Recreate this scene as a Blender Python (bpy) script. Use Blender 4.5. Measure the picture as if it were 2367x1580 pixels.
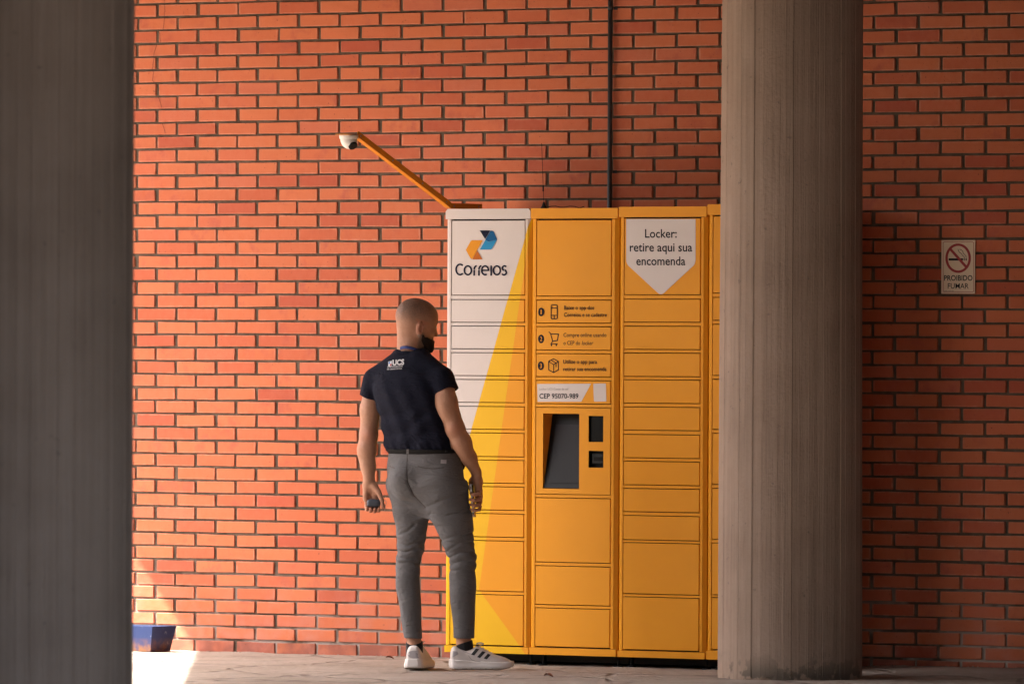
import bpy, math, random
import numpy as np
from mathutils import Matrix, Vector
from mathutils.bvhtree import BVHTree

for o in list(bpy.data.objects):
    bpy.data.objects.remove(o)
SC = bpy.context.scene
COL = SC.collection
random.seed(7)
RNG = np.random.default_rng(11)

# ------------------------------------------------------------------ camera
TH = math.radians(34.5)                 # angle between the view axis and the wall's normal
FPX, DIST, CH, PIT, ROL = 20661.87, 43.9597, 1.57457, -0.0001245, 0.0043855
PW, PH = 2367.0, 1580.0
CAM = np.array([DIST * math.sin(TH), -DIST * math.cos(TH), CH])
FW = np.array([-math.sin(TH) * math.cos(PIT), math.cos(TH) * math.cos(PIT), math.sin(PIT)])
_r = np.array([math.cos(TH), math.sin(TH), 0.0]); _u = np.cross(_r, FW)
RT = _r * math.cos(ROL) + _u * math.sin(ROL); UP = np.cross(RT, FW)
cd = bpy.data.cameras.new('camera'); cam = bpy.data.objects.new('camera', cd); COL.objects.link(cam)
cam.matrix_world = Matrix(((RT[0], UP[0], -FW[0], CAM[0]), (RT[1], UP[1], -FW[1], CAM[1]), (RT[2], UP[2], -FW[2], CAM[2]), (0, 0, 0, 1)))
cd.sensor_fit = 'HORIZONTAL'; cd.sensor_width = 36.0; cd.lens = FPX / PW * 36.0
cd.clip_start = 0.1; cd.clip_end = 2000
cd.dof.use_dof = True; cd.dof.focus_distance = 42.9; cd.dof.aperture_fstop = 9.0
SC.camera = cam

# ------------------------------------------------------------------ sky, sun, exposure
SUN_EL = math.radians(56.0)
SUN_H = np.array([math.sin(math.radians(60)), math.cos(math.radians(60))])   # horizontal travel of the light
SUN_D = np.array([SUN_H[0] * math.cos(SUN_EL), SUN_H[1] * math.cos(SUN_EL), -math.sin(SUN_EL)])
w = bpy.data.worlds.new('World'); SC.world = w; w.use_nodes = True
nt = w.node_tree; nt.nodes.clear()
sky = nt.nodes.new('ShaderNodeTexSky'); sky.sky_type = 'NISHITA'; sky.sun_disc = False
sky.sun_elevation = SUN_EL; sky.sun_rotation = math.atan2(-SUN_H[0], -SUN_H[1])
sky.dust_density = 6.0; sky.air_density = 0.9; sky.ozone_density = 0.3
bg = nt.nodes.new('ShaderNodeBackground'); bg.inputs[1].default_value = 0.15
wo = nt.nodes.new('ShaderNodeOutputWorld')
nt.links.new(sky.outputs[0], bg.inputs[0]); nt.links.new(bg.outputs[0], wo.inputs[0])
sl = bpy.data.lights.new('sun', 'SUN'); sl.energy = 5.0; sl.angle = math.radians(0.53); sl.color = (1.0, 0.93, 0.84)
sun = bpy.data.objects.new('sun', sl); COL.objects.link(sun)
sun.rotation_euler = Vector(SUN_D).to_track_quat('-Z', 'Y').to_euler(); sun.location = (-20, -15, 30)
SC.view_settings.view_transform = 'Standard'; SC.view_settings.look = 'None'
SC.view_settings.gamma = 1.0; SC.view_settings.use_curve_mapping = False
SC.view_settings.exposure = 2.72
SC.cycles.max_bounces = 7; SC.cycles.diffuse_bounces = 5; SC.cycles.glossy_bounces = 3; SC.cycles.use_denoising = True
SC.cycles.sample_clamp_indirect = 8.0

# ------------------------------------------------------------------ photo pixel -> place on a known plane
def ray(px, py):
    return FW + RT * ((px - PW / 2) / FPX) - UP * ((py - PH / 2) / FPX)
def on_y(px, py, y):
    d = ray(px, py); return CAM + d * ((y - CAM[1]) / d[1])
def on_x(px, py, x):
    d = ray(px, py); return CAM + d * ((x - CAM[0]) / d[0])
def on_z(px, py, z):
    d = ray(px, py); return CAM + d * ((z - CAM[2]) / d[2])
def to_px(P):
    d = np.asarray(P, float) - CAM; Z = d @ FW
    return PW / 2 + FPX * (d @ RT) / Z, PH / 2 - FPX * (d @ UP) / Z, Z

# ------------------------------------------------------------------ materials
class NT:
    def __init__(s, name):
        s.m = bpy.data.materials.new(name); s.m.use_nodes = True
        s.t = s.m.node_tree; s.b = s.t.nodes['Principled BSDF']
    def n(s, typ, **kw):
        x = s.t.nodes.new('ShaderNode' + typ)
        for k, v in kw.items(): setattr(x, k, v)
        return x
    def put(s, sock, v):
        if isinstance(v, (int, float)): sock.default_value = v
        elif isinstance(v, (tuple, list)): sock.default_value = tuple(v) + ((1,) if len(v) == 3 and len(sock.default_value) == 4 else ())
        else: s.t.links.new(v, sock)
    def math(s, op, a, b=0.0, c=0.0, clamp=False):
        x = s.n('Math', operation=op, use_clamp=clamp)
        s.put(x.inputs[0], a); s.put(x.inputs[1], b); s.put(x.inputs[2], c)
        return x.outputs[0]
    def mix(s, f, a, b, blend='MIX'):
        x = s.n('Mix', data_type='RGBA', blend_type=blend)
        s.put(x.inputs[0], f); s.put(x.inputs[6], a); s.put(x.inputs[7], b)
        return x.outputs[2]
    def pos(s):
        g = s.n('NewGeometry'); sp = s.n('SeparateXYZ'); s.t.links.new(g.outputs['Position'], sp.inputs[0])
        return g.outputs['Position'], sp.outputs[0], sp.outputs[1], sp.outputs[2]
    def comb(s, x, y, z):
        c = s.n('CombineXYZ'); s.put(c.inputs[0], x); s.put(c.inputs[1], y); s.put(c.inputs[2], z); return c.outputs[0]
    def obco(s): return s.n('TexCoord').outputs['Object']
    def noise(s, vec, scale, detail=4.0, rough=0.55, dist=0.0):
        x = s.n('TexNoise'); s.put(x.inputs['Vector'], vec); x.inputs['Scale'].default_value = scale
        x.inputs['Detail'].default_value = detail; x.inputs['Roughness'].default_value = rough
        x.inputs['Distortion'].default_value = dist; return x.outputs[0]
    def ramp(s, f, *stops):
        x = s.n('ValToRGB'); s.put(x.inputs[0], f); el = x.color_ramp.elements
        while len(el) < len(stops): el.new(0.5)
        for e, (p, c) in zip(el, stops):
            e.position = p; e.color = (c, c, c, 1) if isinstance(c, (int, float)) else tuple(c) + (1,)
        return x.outputs[0]
    def bump(s, h, dist, strength=1.0):
        x = s.n('Bump'); s.put(x.inputs['Height'], h); x.inputs['Distance'].default_value = dist
        x.inputs['Strength'].default_value = strength; s.t.links.new(x.outputs[0], s.b.inputs['Normal'])
    def out(s, col=None, rough=None, spec=None, metal=None):
        if col is not None: s.put(s.b.inputs['Base Color'], col)
        if rough is not None: s.put(s.b.inputs['Roughness'], rough)
        if spec is not None: s.put(s.b.inputs['Specular IOR Level'], spec)
        if metal is not None: s.put(s.b.inputs['Metallic'], metal)
        return s.m

def simple(name, col, rough=0.5, var=0.12, scale=30.0, bump=0.0, bscale=200.0, spec=0.4, metal=0.0):
    t = NT(name); v = t.obco()
    f = t.noise(v, scale, 4)
    c = t.mix(f, tuple(x * (1 - var) for x in col), tuple(min(1, x * (1 + var)) for x in col))
    if bump: t.bump(t.noise(v, bscale, 2), bump)
    return t.out(c, rough, spec, metal)

BP, BC, BX0 = 0.25156, 0.0667, -2.18376      # brick pitch along the wall, course height, first joint
def brick_nodes(t):
    P, x, y, z = t.pos()
    row = t.math('FLOOR', t.math('DIVIDE', z, BC))
    half = t.math('MULTIPLY', t.math('MODULO', t.math('ADD', row, 200.0), 2.0), 0.5)
    cx = t.math('ADD', t.math('DIVIDE', t.math('SUBTRACT', x, BX0), BP), half)
    ccol = t.math('FLOOR', cx)
    return P, x, y, z, row, ccol, t.math('FRACT', cx), t.math('FRACT', t.math('DIVIDE', z, BC))
def make_brick_mat():
    t = NT('fired_brick')
    P, x, y, z, row, ccol, fx, fz = brick_nodes(t)
    wn = t.n('TexWhiteNoise', noise_dimensions='2D'); t.put(wn.inputs['Vector'], t.comb(ccol, row, 0.0))
    rv, rc = wn.outputs['Value'], wn.outputs['Color']
    sc = t.n('SeparateColor'); t.put(sc.inputs[0], rc)
    base = t.ramp(rv, (0.0, (0.37, 0.070, 0.034)), (0.10, (0.43, 0.094, 0.040)), (0.30, (0.475, 0.120, 0.048)), (0.7, (0.52, 0.146, 0.058)), (0.9, (0.50, 0.122, 0.052)), (1.0, (0.47, 0.128, 0.066)))
    shifted = t.n('VectorMath', operation='ADD'); t.put(shifted.inputs[0], P); t.put(shifted.inputs[1], t.comb(t.math('MULTIPLY', sc.outputs[0], 9.0), 0.0, t.math('MULTIPLY', sc.outputs[1], 7.0)))
    sv = shifted.outputs[0]
    # smoky flame marks on some bricks
    fl = t.noise(sv, 9.0, 3, 0.6)
    fm = t.math('MULTIPLY', t.ramp(fl, (0.52, 0.0), (0.70, 1.0)), t.ramp(sc.outputs[2], (0.40, 0.0), (0.9, 0.75)))
    c = t.mix(fm, base, (0.34, 0.072, 0.050))
    # lime haze, stronger toward the arrises
    ex = t.math('MULTIPLY', t.math('ABSOLUTE', t.math('SUBTRACT', fx, 0.5)), 2.0)
    ez = t.math('MULTIPLY', t.math('ABSOLUTE', t.math('SUBTRACT', fz, 0.5)), 2.0)
    edge = t.math('MAXIMUM', t.ramp(ex, (0.865, 0.0), (0.905, 1.0)), t.ramp(ez, (0.66, 0.0), (0.77, 1.0)))
    hz = t.noise(sv, 26.0, 4, 0.65)
    hm = t.math('MULTIPLY', t.math('ADD', t.math('MULTIPLY', edge, 0.55), 0.10), t.ramp(hz, (0.30, 0.1), (0.62, 1.0)))
    lo = t.noise(P, 0.9, 2)
    hm = t.math('MULTIPLY', hm, t.ramp(lo, (0.35, 0.45), (0.65, 1.1)))
    c = t.mix(hm, c, (0.58, 0.30, 0.20))
    # splash dirt and lime on the lowest courses
    low = t.math('MULTIPLY', t.ramp(z, (0.0, 1.0), (0.42, 0.0)), t.ramp(t.noise(P, 6.0, 5, 0.65), (0.42, 0.0), (0.62, 0.75)))
    c = t.mix(t.math('MULTIPLY', low, 0.6), c, (0.46, 0.24, 0.20))
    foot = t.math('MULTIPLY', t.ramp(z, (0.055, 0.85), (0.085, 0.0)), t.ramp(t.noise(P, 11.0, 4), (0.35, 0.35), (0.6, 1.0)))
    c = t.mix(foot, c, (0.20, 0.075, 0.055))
    grain = t.noise(P, 420.0, 2, 0.7)
    c = t.mix(t.ramp(grain, (0.3, 0.0), (0.72, 0.42)), c, (0.36, 0.085, 0.045))
    pit = t.ramp(t.noise(P, 95.0, 1, 0.5), (0.74, 0.0), (0.77, 0.8))
    c = t.mix(pit, c, (0.12, 0.05, 0.035))
    t.bump(t.math('ADD', t.noise(P, 160.0, 4, 0.65), t.math('MULTIPLY', t.noise(P, 22.0, 3), 1.5)), 0.0016)
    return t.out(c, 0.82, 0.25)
def make_mortar_mat():
    t = NT('mortar'); P, x, y, z = t.pos()
    f = t.noise(P, 14.0, 5, 0.6)
    c = t.ramp(f, (0.3, (0.078, 0.056, 0.040)), (0.7, (0.150, 0.112, 0.082)))
    pale = t.math('MULTIPLY', t.ramp(z, (0.08, 0.9), (0.5, 0.0)), t.ramp(t.noise(P, 3.2, 4, 0.6), (0.42, 0.0), (0.56, 1.0)))
    c = t.mix(pale, c, (0.42, 0.35, 0.30))
    t.bump(t.noise(P, 120.0, 4, 0.7), 0.004)
    return t.out(c, 0.95, 0.15)
def make_concrete_mat():
    t = NT('board_marked_concrete'); v = t.obco()
    sp = t.n('SeparateXYZ'); t.put(sp.inputs[0], v)
    ang = t.math('ARCTAN2', sp.outputs[1], sp.outputs[0])
    st = t.comb(t.math('MULTIPLY', ang, 7.0), 0.0, t.math('MULTIPLY', sp.outputs[2], 0.16))
    a = t.noise(st, 2.6, 5, 0.65)
    b = t.noise(v, 2.2, 5, 0.6)
    fine = t.noise(t.comb(t.math('MULTIPLY', ang, 30.0), 0.0, t.math('MULTIPLY', sp.outputs[2], 0.9)), 2.5, 3, 0.6)
    k = t.math('ADD', t.math('MULTIPLY', a, 0.38), t.math('ADD', t.math('MULTIPLY', b, 0.44), t.math('MULTIPLY', fine, 0.18)))
    c = t.ramp(k, (0.30, (0.225, 0.158, 0.118)), (0.5, (0.338, 0.248, 0.192)), (0.72, (0.435, 0.330, 0.264)))
    sp2 = t.ramp(t.noise(v, 24.0, 4, 0.6), (0.66, 0.0), (0.72, 0.7))
    c = t.mix(sp2, c, (0.19, 0.145, 0.12))
    mossn = t.noise(v, 9.0, 4, 0.55)
    moss = t.math('MULTIPLY', t.ramp(sp.outputs[2], (0.03, 1.0), (0.15, 0.0)), t.ramp(mossn, (0.50, 0.0), (0.55, 0.95)))
    c = t.mix(moss, c, (0.14, 0.115, 0.092))
    t.bump(t.math('ADD', t.noise(v, 60.0, 4), t.math('MULTIPLY', fine, 1.2)), 0.0025)
    return t.out(c, 0.9, 0.2)
def make_ground_mat():
    t = NT('worn_stone_paving'); P, x, y, z = t.pos()
    wv = t.n('VectorMath', operation='ADD'); t.put(wv.inputs[0], P)
    nz = t.n('TexNoise'); t.put(nz.inputs['Vector'], P); nz.inputs['Scale'].default_value = 1.6; nz.inputs['Detail'].default_value = 3
    sc = t.n('VectorMath', operation='SCALE'); t.put(sc.inputs[0], nz.outputs['Color']); sc.inputs['Scale'].default_value = 0.55
    t.put(wv.inputs[1], sc.outputs[0])
    vo = t.n('TexVoronoi', feature='DISTANCE_TO_EDGE'); t.put(vo.inputs['Vector'], wv.outputs[0]); vo.inputs['Scale'].default_value = 1.25
    joint = t.ramp(vo.outputs['Distance'], (0.008, 1.0), (0.035, 0.0))
    vc = t.n('TexVoronoi', feature='F1'); t.put(vc.inputs['Vector'], wv.outputs[0]); vc.inputs['Scale'].default_value = 1.25
    big = t.noise(P, 1.1, 5, 0.6); fine = t.noise(P, 26.0, 5, 0.7)
    c = t.ramp(t.math('ADD', t.math('MULTIPLY', big, 0.6), t.math('MULTIPLY', fine, 0.4)), (0.36, (0.205, 0.172, 0.142)), (0.5, (0.295, 0.252, 0.214)), (0.66, (0.385, 0.335, 0.290)))
    se = t.n('SeparateColor'); t.put(se.inputs[0], vc.outputs['Color'])
    c = t.mix(t.math('MULTIPLY', se.outputs[0], 0.35), c, (0.27, 0.215, 0.20))
    c = t.mix(t.math('MULTIPLY', joint, 0.55), c, (0.12, 0.095, 0.085))
    sp = t.ramp(t.noise(P, 7.0, 5, 0.7), (0.64, 0.0), (0.72, 0.6))
    c = t.mix(sp, c, (0.17, 0.135, 0.12))
    t.bump(t.math('SUBTRACT', t.math('ADD', fine, big), joint), 0.012)
    return t.out(c, 0.85, 0.25)
def paint(name, col, rough=0.42):
    t = NT(name); v = t.obco(); P, x, y, z = t.pos()
    f = t.noise(P, 3.0, 4)
    c = t.mix(f, tuple(k * 0.94 for k in col), tuple(min(1, k * 1.05) for k in col))
    scuff = t.ramp(t.noise(P, 38.0, 4, 0.7), (0.68, 0.0), (0.80, 0.22))
    c = t.mix(scuff, c, tuple(k * 0.72 for k in col))
    t.bump(t.noise(P, 260.0, 2, 0.6), 0.0006)
    return t.out(c, t.ramp(f, (0.3, rough - 0.06), (0.7, rough + 0.08)), 0.18)

M = {}
M['brick'] = make_brick_mat(); M['mortar'] = make_mortar_mat(); M['concrete'] = make_concrete_mat(); M['ground'] = make_ground_mat()
M['slab'] = simple('plain_concrete', (0.14, 0.118, 0.10), 0.9, 0.15, 3.0, 0.003, 40)
M['hallwall'] = simple('dark_plaster', (0.22, 0.18, 0.155), 0.9, 0.12, 2.0)
M['orange'] = paint('orange_powder_coat', (0.73, 0.292, 0.010))
M['white'] = paint('white_powder_coat', (0.60, 0.525, 0.485))
M['sticker'] = paint('white_vinyl', (0.62, 0.545, 0.51), 0.5)
M['dark'] = simple('dark_gap_shade', (0.030, 0.026, 0.024), 0.7, spec=0.15)  # dark colour standing in for shade in door gaps and under lockers
M['ink'] = simple('navy_black_print', (0.010, 0.010, 0.016), 0.7, 0.05, spec=0.1)
M['ink_grey'] = simple('grey_print', (0.16, 0.14, 0.14), 0.5, 0.05, spec=0.1)
M['navy'] = simple('navy_print', (0.006, 0.008, 0.024), 0.7, 0.05, spec=0.1)
M['blue1'] = simple('light_blue_print', (0.025, 0.22, 0.42), 0.6, 0.08, spec=0.1)
M['blue2'] = simple('deep_blue_print', (0.006, 0.08, 0.20), 0.6, 0.08, spec=0.1)
M['amber1'] = simple('amber_print', (0.66, 0.26, 0.02), 0.6, 0.08, spec=0.1)
M['amber2'] = simple('dark_amber_print', (0.45, 0.12, 0.015), 0.6, 0.08, spec=0.1)
M['glass'] = simple('dark_screen_glass', (0.005, 0.005, 0.006), 0.25, 0.05, spec=0.15)
M['screen'] = simple('grey_screen', (0.030, 0.030, 0.032), 0.55, 0.08, spec=0.1)
M['black'] = simple('black_plastic', (0.010, 0.0095, 0.0095), 0.55, spec=0.2)
M['steel'] = simple('dull_steel', (0.30, 0.28, 0.26), 0.45, metal=0.6)
M['pipe'] = simple('dark_grey_conduit', (0.042, 0.043, 0.047), 0.5, 0.2, 12)
M['camwhite'] = simple('off_white_plastic', (0.72, 0.68, 0.62), 0.4, 0.05)
M['armpaint'] = paint('orange_arm_paint', (0.66, 0.24, 0.02), 0.35)
M['signplate'] = simple('cream_sign_plate', (0.72, 0.57, 0.42), 0.5, 0.05)
M['signred'] = simple('sign_red', (0.33, 0.02, 0.022), 0.5, 0.05)
M['crack'] = simple('crack_shadow', (0.10, 0.032, 0.022), 0.9)
def make_pot_mat():
    t = NT('chipped_blue_paint'); v = t.obco(); P, x, y, z = t.pos()
    c = t.mix(t.noise(P, 12.0, 4), (0.008, 0.018, 0.070), (0.015, 0.032, 0.110))
    ch = t.ramp(t.noise(P, 30.0, 5, 0.7), (0.60, 0.0), (0.68, 0.9))
    c = t.mix(ch, c, (0.17, 0.18, 0.22))
    ru = t.math('MULTIPLY', t.ramp(z, (0.03, 1.0), (0.085, 0.0)), t.ramp(t.noise(P, 24.0, 4), (0.36, 0.2), (0.56, 1.0)))
    c = t.mix(ru, c, (0.17, 0.075, 0.035))
    return t.out(c, 0.6, 0.3)
M['pot'] = make_pot_mat()

# ------------------------------------------------------------------ mesh helpers
class MB:
    def __init__(s): s.v = []; s.f = []
    def add(s, vs, fs):
        b = len(s.v); s.v += [tuple(map(float, p)) for p in vs]; s.f += [tuple(i + b for i in f) for f in fs]; return s
    def box(s, x0, x1, y0, y1, z0, z1):
        return s.add([(x, y, z) for z in (z0, z1) for y in (y0, y1) for x in (x0, x1)],
                     [(0, 2, 3, 1), (4, 5, 7, 6), (0, 1, 5, 4), (2, 6, 7, 3), (0, 4, 6, 2), (1, 3, 7, 5)])
    def cbox(s, x0, x1, y0, y1, z0, z1, c):
        X, Y, Z = (x0, x1), (y0, y1), (z0, z1); vs = []; ix = {}
        for i in (0, 1):
            for j in (0, 1):
                for k in (0, 1):
                    sx, sy, sz = (1 - 2 * i), (1 - 2 * j), (1 - 2 * k)
                    for a in range(3):
                        p = [X[i] + sx * c, Y[j] + sy * c, Z[k] + sz * c]; p[a] = (X[i], Y[j], Z[k])[a]
                        ix[i, j, k, a] = len(vs); vs.append(p)
        F = []
        g = lambda i, j, k, a: ix[i, j, k, a]
        for e in (0, 1):
            q = [g(e, 0, 0, 0), g(e, 1, 0, 0), g(e, 1, 1, 0), g(e, 0, 1, 0)]; F.append(q if e else q[::-1])
            q = [g(0, e, 0, 1), g(0, e, 1, 1), g(1, e, 1, 1), g(1, e, 0, 1)]; F.append(q if e else q[::-1])
            q = [g(0, 0, e, 2), g(1, 0, e, 2), g(1, 1, e, 2), g(0, 1, e, 2)]; F.append(q if e else q[::-1])
        for a in (0, 1):
            for b in (0, 1):
                q = [g(a, b, 0, 0), g(a, b, 1, 0), g(a, b, 1, 1), g(a, b, 0, 1)]; F.append(q if (a + b) % 2 == 1 else q[::-1])
                q = [g(a, 0, b, 0), g(a, 1, b, 0), g(a, 1, b, 2), g(a, 0, b, 2)]; F.append(q if (a + b) % 2 == 0 else q[::-1])
                q = [g(0, a, b, 1), g(1, a, b, 1), g(1, a, b, 2), g(0, a, b, 2)]; F.append(q if (a + b) % 2 == 1 else q[::-1])
        for i in (0, 1):
            for j in (0, 1):
                for k in (0, 1):
                    q = [g(i, j, k, 0), g(i, j, k, 1), g(i, j, k, 2)]; F.append(q if (i + j + k) % 2 == 1 else q[::-1])
        return s.add(vs, F)
    def prism(s, poly, a, b, axis):      # poly in the two other axes, extruded from a to b along axis
        n = len(poly)
        def P(p, q):
            r = list(p); r.insert(axis, q); return r
        vs = [P(p, a) for p in poly] + [P(p, b) for p in poly]
        return s.add(vs, [tuple(range(n))[::-1], tuple(range(n, 2 * n))] + [(i, (i + 1) % n, n + (i + 1) % n, n + i) for i in range(n)])
    def tube(s, pts, r, n=10, cap=True):
        pts = [Vector(p) for p in pts]; rs = r if isinstance(r, (list, tuple)) else [r] * len(pts)
        rings = []
        for i, p in enumerate(pts):
            d = (pts[min(i + 1, len(pts) - 1)] - pts[max(i - 1, 0)]).normalized()
            a = d.orthogonal().normalized() if i == 0 else (rings_a - d * rings_a.dot(d)).normalized()
            rings_a = a; b = d.cross(a)
            rings.append([p + (a * math.cos(t) + b * math.sin(t)) * rs[i] for t in [2 * math.pi * k / n for k in range(n)]])
        vs = [v for R in rings for v in R]; F = []
        for i in range(len(pts) - 1):
            for k in range(n):
                F.append((i * n + k, i * n + (k + 1) % n, (i + 1) * n + (k + 1) % n, (i + 1) * n + k))
        if cap: F += [tuple(range(n))[::-1], tuple(range((len(pts) - 1) * n, len(pts) * n))]
        return s.add(vs, F)
    def lathe(s, prof, c, n=24):         # prof: (radius, z)
        vs = [(c[0] + r * math.cos(2 * math.pi * k / n), c[1] + r * math.sin(2 * math.pi * k / n), c[2] + z) for r, z in prof for k in range(n)]
        F = [(i * n + k, i * n + (k + 1) % n, (i + 1) * n + (k + 1) % n, (i + 1) * n + k) for i in range(len(prof) - 1) for k in range(n)]
        F += [tuple(range(n))[::-1], tuple(range((len(prof) - 1) * n, len(prof) * n))]
        return s.add(vs, F)

ABS = {}
def link(o, parent=None, origin=(0, 0, 0)):
    COL.objects.link(o); ABS[o.name] = Vector(origin)
    if parent is not None:
        o.parent = parent; o.location = Vector(origin) - ABS[parent.name]
    else: o.location = origin
    return o
def raw(name, V, F, mat, parent=None, smooth=False, origin=None, face_mats=None):
    V = np.asarray(V, float).reshape(-1, 3)
    if origin is None: origin = (V.min(0) + V.max(0)) / 2
    me = bpy.data.meshes.new(name); me.from_pydata((V - np.asarray(origin)).tolist(), [], [tuple(map(int, f)) for f in F])
    for m in (mat if isinstance(mat, list) else [mat]): me.materials.append(m)
    if face_mats is not None: me.polygons.foreach_set('material_index', list(face_mats))
    if smooth: me.polygons.foreach_set('use_smooth', [True] * len(me.polygons))
    me.update()
    return link(bpy.data.objects.new(name, me), parent, origin)
def put(name, mb, mat, parent=None, smooth=False, origin=None): return raw(name, mb.v, mb.f, mat, parent, smooth, origin)
def tag(o, label=None, cat=None, group=None, kind=None):
    for k, v in (('label', label), ('category', cat), ('group', group), ('kind', kind)):
        if v: o[k] = v
    return o
def thing(name, label, cat, loc, group=None):
    return tag(link(bpy.data.objects.new(name, None), None, loc), label, cat, group)

# flat print ------------------------------------------------------
def text_mesh(s, bold=0.0, shear=0.0):
    cu = bpy.data.curves.new('t', 'FONT'); cu.body = s; cu.size = 1.0; cu.offset = bold; cu.shear = shear; cu.resolution_u = 3
    ob = bpy.data.objects.new('t', cu); COL.objects.link(ob)
    me = bpy.data.meshes.new_from_object(ob.evaluated_get(bpy.context.evaluated_depsgraph_get()))
    V = np.array([v.co[:] for v in me.vertices]); F = [tuple(p.vertices) for p in me.polygons]
    bpy.data.objects.remove(ob); bpy.data.curves.remove(cu); bpy.data.meshes.remove(me)
    return V, F
CAPH = {}
def cap_height():
    if 'h' not in CAPH: CAPH['h'] = text_mesh('H')[0][:, 1].max()
    return CAPH['h']
class Print:
    """collects flat print given in photo pixels and lays it on the plane y"""
    def __init__(s, ox=0, oy=0, sc=1.0, y=0.0): s.o = (ox, oy, sc, y); s.v = []; s.f = []
    def P(s, a, b):
        ox, oy, sc, y = s.o; return on_y(ox + a / sc, oy + b / sc, y)
    def poly(s, pts):
        b = len(s.v); s.v += [s.P(*p) for p in pts]; s.f.append(tuple(range(b, b + len(pts)))[::-1]); return s
    def stroke(s, pts, wd, closed=False):
        pts = [np.array(p, float) for p in pts]; n = len(pts); L = []; R = []
        for i in range(n):
            a = pts[i - 1] if (i > 0 or closed) else None; c = pts[(i + 1) % n] if (i < n - 1 or closed) else None
            d1 = (pts[i] - a) / np.linalg.norm(pts[i] - a) if a is not None else None
            d2 = (c - pts[i]) / np.linalg.norm(c - pts[i]) if c is not None else None
            d1 = d2 if d1 is None else d1; d2 = d1 if d2 is None else d2
            m = d1 + d2; m = m / max(np.linalg.norm(m), 1e-6); nn = np.array([-m[1], m[0]])
            k = wd / 2 / max(0.45, nn @ np.array([-d1[1], d1[0]]))
            L.append(pts[i] + nn * k); R.append(pts[i] - nn * k)
        b = len(s.v); s.v += [s.P(*p) for p in L + R]
        for i in range(n if closed else n - 1):
            j = (i + 1) % n; s.f.append((b + i, b + j, b + n + j, b + n + i))
        return s
    def ell(s, cx, cy, rx, ry, n=40):
        return s.poly([(cx + rx * math.cos(2 * math.pi * k / n), cy + ry * math.sin(2 * math.pi * k / n)) for k in range(n)])
    def arc(s, cx, cy, rx, ry, a0, a1, wd, n=20):
        return s.stroke([(cx + rx * math.cos(math.radians(a0 + (a1 - a0) * k / n)), cy - ry * math.sin(math.radians(a0 + (a1 - a0) * k / n))) for k in range(n + 1)], wd)
    def rring(s, x0, x1, y0, y1, r, wd):
        pts = []
        for cx, cy, a in ((x1 - r, y0 + r, -90), (x1 - r, y1 - r, 0), (x0 + r, y1 - r, 90), (x0 + r, y0 + r, 180)):
            pts += [(cx + r * math.cos(math.radians(a + t)), cy + r * math.sin(math.radians(a + t))) for t in (0, 30, 60, 90)]
        return s.stroke(pts, wd, True)
    def text(s, st, x0, x1, base, cap, bold=0.0, shear=0.0):
        V, F = text_mesh(st, bold, shear); a, c = V[:, 0].min(), V[:, 0].max(); k = cap / cap_height()
        b = len(s.v); s.v += [s.P(x0 + (p[0] - a) / (c - a) * (x1 - x0), base - p[1] * k) for p in V]
        s.f += [tuple(i + b for i in f) for f in F]; return s
    def done(s, name, mat, parent): return raw(name, s.v, s.f, mat, parent)

# ------------------------------------------------------------------ ground
ZF = 0.016
def vnoise(X, Y, sc, seed):
    g = np.random.default_rng(seed).random((64, 64)); x = X * sc; y = Y * sc
    i = np.floor(x).astype(int); j = np.floor(y).astype(int); fx = x - i; fy = y - j
    fx = fx * fx * (3 - 2 * fx); fy = fy * fy * (3 - 2 * fy)
    q = lambda a, b: g[a % 64, b % 64]
    return (q(i, j) * (1 - fx) + q(i + 1, j) * fx) * (1 - fy) + (q(i, j + 1) * (1 - fx) + q(i + 1, j + 1) * fx) * fy
def ground_z(X, Y):
    n = (vnoise(X, Y, 1.7, 1) - 0.5) * 0.010 + (vnoise(X, Y, 5.0, 2) - 0.5) * 0.006 + (vnoise(X, Y, 15.0, 3) - 0.5) * 0.003
    m = np.clip((4.6 - np.abs(X - 0.6)) / 0.8, 0, 1) * np.clip((Y + 6.2) / 1.0, 0, 1)
    lift = 0.030 * np.clip((X - 1.5) / 0.9, 0, 1) * np.clip((Y + 0.9) / 0.8, 0, 1)
    return ZF - 0.004 + n * m + lift
xs = np.concatenate([[-260, -120, -60, -30, -16, -9, -6], np.arange(-4.2, 5.4, 0.03), [7, 10, 16, 26, 40, 80, 160, 260]])
ys = np.concatenate([[-260, -140, -80, -56, -40, -28, -18, -11, -8], np.arange(-6.4, 0.06, 0.03), [0.4, 3, 10, 40, 120, 260]])
X, Y = np.meshgrid(xs, ys); Z = ground_z(X, Y); nx, ny = len(xs), len(ys)
ii = np.arange(nx * ny).reshape(ny, nx)
F = np.stack([ii[:-1, :-1], ii[:-1, 1:], ii[1:, 1:], ii[1:, :-1]], -1).reshape(-1, 4)
tag(raw('ground', np.stack([X, Y, Z], -1).reshape(-1, 3), F, M['ground'], smooth=True, origin=(0, 0, 0)), kind='structure')
grit = MB()
for k in range(260):
    x = random.uniform(-3.3, 3.6); y = -abs(random.gauss(0.012, 0.035)) - 0.004; r = random.uniform(0.002, 0.007)
    z = float(ground_z(np.array(x), np.array(y)))
    vs = [(x + r * random.uniform(.6, 1.3) * a, y + r * random.uniform(.6, 1.3) * b, z + r * c * random.uniform(.5, 1.1)) for a, b, c in ((1, 0, 0), (0, 1, 0), (-1, 0, 0), (0, -1, 0), (0, 0, 1), (0, 0, -.6))]
    grit.add(vs, [(0, 1, 4), (1, 2, 4), (2, 3, 4), (3, 0, 4), (1, 0, 5), (2, 1, 5), (3, 2, 5), (0, 3, 5)])
tag(put('grit', grit, M['mortar']), 'mortar crumbs and grit gathered along the foot of the brick wall', 'grit', kind='stuff')

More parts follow.
